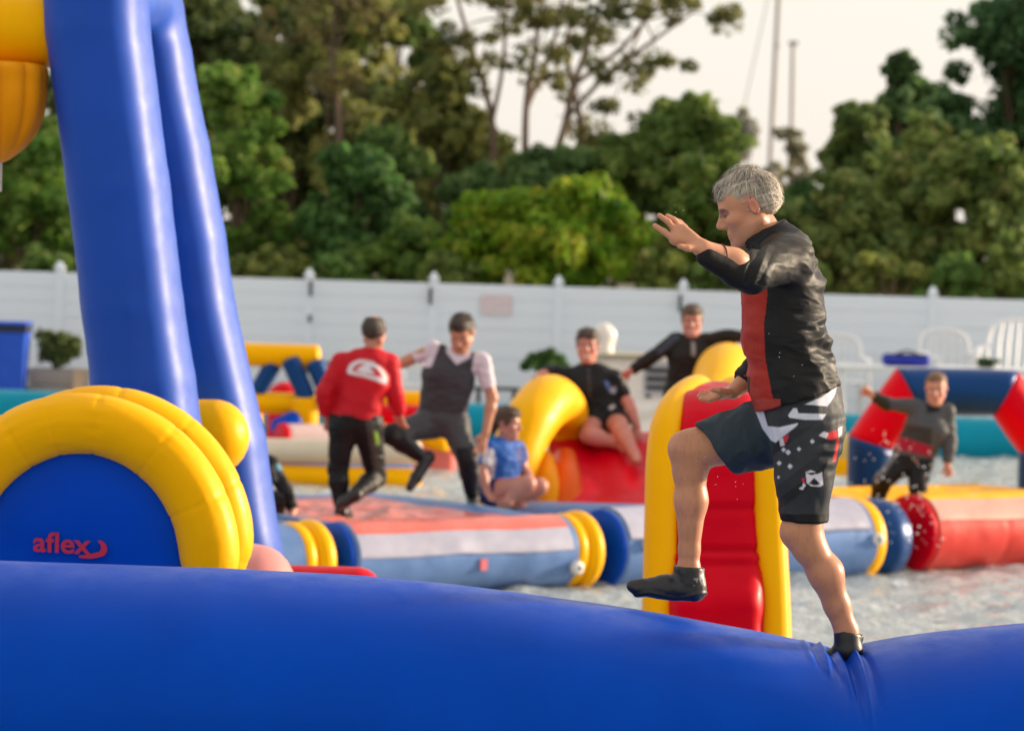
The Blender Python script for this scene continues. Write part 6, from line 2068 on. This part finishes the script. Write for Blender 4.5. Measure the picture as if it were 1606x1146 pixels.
        C[(~raised) & (np.abs(band - 62) < 9)] = (0.012, 0.013, 0.016)
        near = (V[:, 1] < Y - 0.02) | (y < 700)
        for poly, c in zones:
            w = soft(x, y, poly, 0.8) * near[:, None]
            C = C * (1 - w) + np.array(c) * w
        m = (y > 806) & (x > 1200)
        C[m] = (0.006, 0.006, 0.007)
        return C
    def swr(V):
        x, y = proj(V)
        q = np.stack([V[:, 0] * 10, V[:, 1] * 8, V[:, 2] * 5], 1)
        n = 1 - 2 * np.abs(fbm(q, 33, 3))
        gather = np.sin(y / 3.1 + 1.6 * vnoise(V * 14, 8)) * np.exp(-((x - 1300) / 16) ** 2 - ((y - 705) / 26) ** 2)
        tw = np.sin((y + 0.25 * x) / 4.0) * np.exp(-((y - 660) / 18) ** 2) * (x > 1225)
        return 0.006 * n + 0.006 * gather + 0.003 * tw
    garment('board_shorts', shp, 0.004, 0.0032, CLOTH, scol, root, swr, planes=[(M(1190, 618), -hemn)], rel=1)
    # --- boots
    bt = [dict(p) for p in P if p['tag'] == 'footR'] + [cone(M(1004, 921, 0.13), M(993, 919, 0.13), 0.023, 0.016, 0.015, 'footR'), cone(M(1080, 892, 0.13), M(1082, 905, 0.13), 0.041, 0.042, 0.02, 'footR')]
    bt = bt + [cone(M(1096, 894, 0.13), M(1099, 888, 0.13), 0.012, 0.007, 0.01, 'footR')]
    soleR = [(M(1090, 942, 0.13), (-0.03, 0, -1.0)), (M(1080, 888, 0.13), (0.05, 0, 1.0))]
    def bcol(V):
        x, y = proj(V)
        C = np.tile(np.array((0.009, 0.009, 0.010)), (len(V), 1))
        C[(x > 1087) & (y > 906) & (y < 918) & (vnoise(V * 90, 2) > 0.25)] = (0.20, 0.20, 0.20)
        return C
    def bwr(V):
        x, y = proj(V)
        sole = np.exp(-((y - 934 - 4 * np.sin((x - 1040) / 14.0)) / 3.2) ** 2)
        return 0.005 * sole + 0.002 * fbm(V * 30, 3, 2)
    garment('boot', bt, 0.008, 0.0042, RUBBER, bcol, root, bwr, planes=soleR)
    bl = [dict(p) for p in P if p['tag'] == 'footL'] + [cone(M(1346, 1000, -0.05), M(1350, 985, -0.05), 0.012, 0.008, 0.01, 'footL')]
    garment('boot', bl, 0.007, 0.0042, RUBBER, (0.009, 0.009, 0.010), root, None, planes=[(M(1328, 988, -0.05), (0.25, 0, 1.0))])
    # wrist band
    a, b = M(1132, 404, -0.463), M(1128, 402, -0.468)
    ax = unit(M(1102, 390, -0.50) - M(1150, 411, -0.44))
    v, f = torus(M(1131, 402.5, -0.464), ax, 0.041, 0.0035, 40, 8)
    obj('wrist_band', v, f, plain('band_brown', (0.10, 0.02, 0.012), 0.6), root)

def droplets(name, label, spots, seed, rr):
    rg = np.random.default_rng(seed)
    V, Fc = [], []
    m, nt, b = principled(name + '_water')
    b.inputs['Base Color'].default_value = (0.85, 0.86, 0.88, 1)
    b.inputs['Roughness'].default_value = 0.12
    n1 = noise(nt, 60, 2); bump(nt, b, n1.outputs[0], 0.2, 0.002)
    k = 0
    oct_ = [(1, 0, 0), (-1, 0, 0), (0, 1, 0), (0, -1, 0), (0, 0, 1), (0, 0, -1)]
    fo = [(0, 2, 4), (2, 1, 4), (1, 3, 4), (3, 0, 4), (2, 0, 5), (1, 2, 5), (3, 1, 5), (0, 3, 5)]
    for p in spots:
        r = rg.uniform(*rr)
        e = rg.uniform(0.7, 1.5, 3)
        for o in oct_:
            V.append(np.array(p) + np.array(o) * r * e)
        Fc += [tuple(i + k for i in f) for f in fo]
        k += 6
    o = obj(name, V, Fc, m)
    tag(o, label, 'spray', kind='stuff')
    sm = o.modifiers.new('round', 'SUBSURF'); sm.levels = 1; sm.render_levels = 1

def build_spray():
    rg = np.random.default_rng(77)
    sp = []
    for i in range(110):
        x, y = rg.normal(1445, 55), rg.normal(790, 48)
        sp.append(at(x, y, rg.uniform(26.9, 27.7)))
    for i in range(30):
        sp.append(at(rg.normal(1405, 22), rg.normal(705, 16), 28.7))
    sp = [p for p in sp if p[2] > 0.02]
    droplets('spray', 'fine white water drops flying round the youth and red raft', sp, 5, (0.006, 0.017))
    sp2 = [at(x, y, 11.6) for x, y in ((1058, 322), (1060, 333), (1092, 452), (1090, 448), (1096, 446), (1206, 523), (1222, 560), (1192, 541), (1258, 572), (1223, 553), (1245, 590), (1052, 345), (1072, 330))]
    for i in range(16):
        sp2.append(at(rg.normal(1125, 22), rg.normal(745, 16), 12.0))
    droplets('drip_drops', 'few clear drops falling off the walking man', sp2, 6, (0.0012, 0.0028))

# ------------------------------------------------------------------ build everything
import time as _t
for fn in (build_ground, build_water, build_fence, build_trees, build_yacht, build_pontoon, build_deck_things, build_boat, build_far_left,
           build_arch, build_slide, build_rafts, build_wall, build_tower, build_drum, build_beam, build_people, build_walker, build_spray):
    _t0 = _t.time()
    fn()
    print('%-20s %.1f s' % (fn.__name__, _t.time() - _t0))
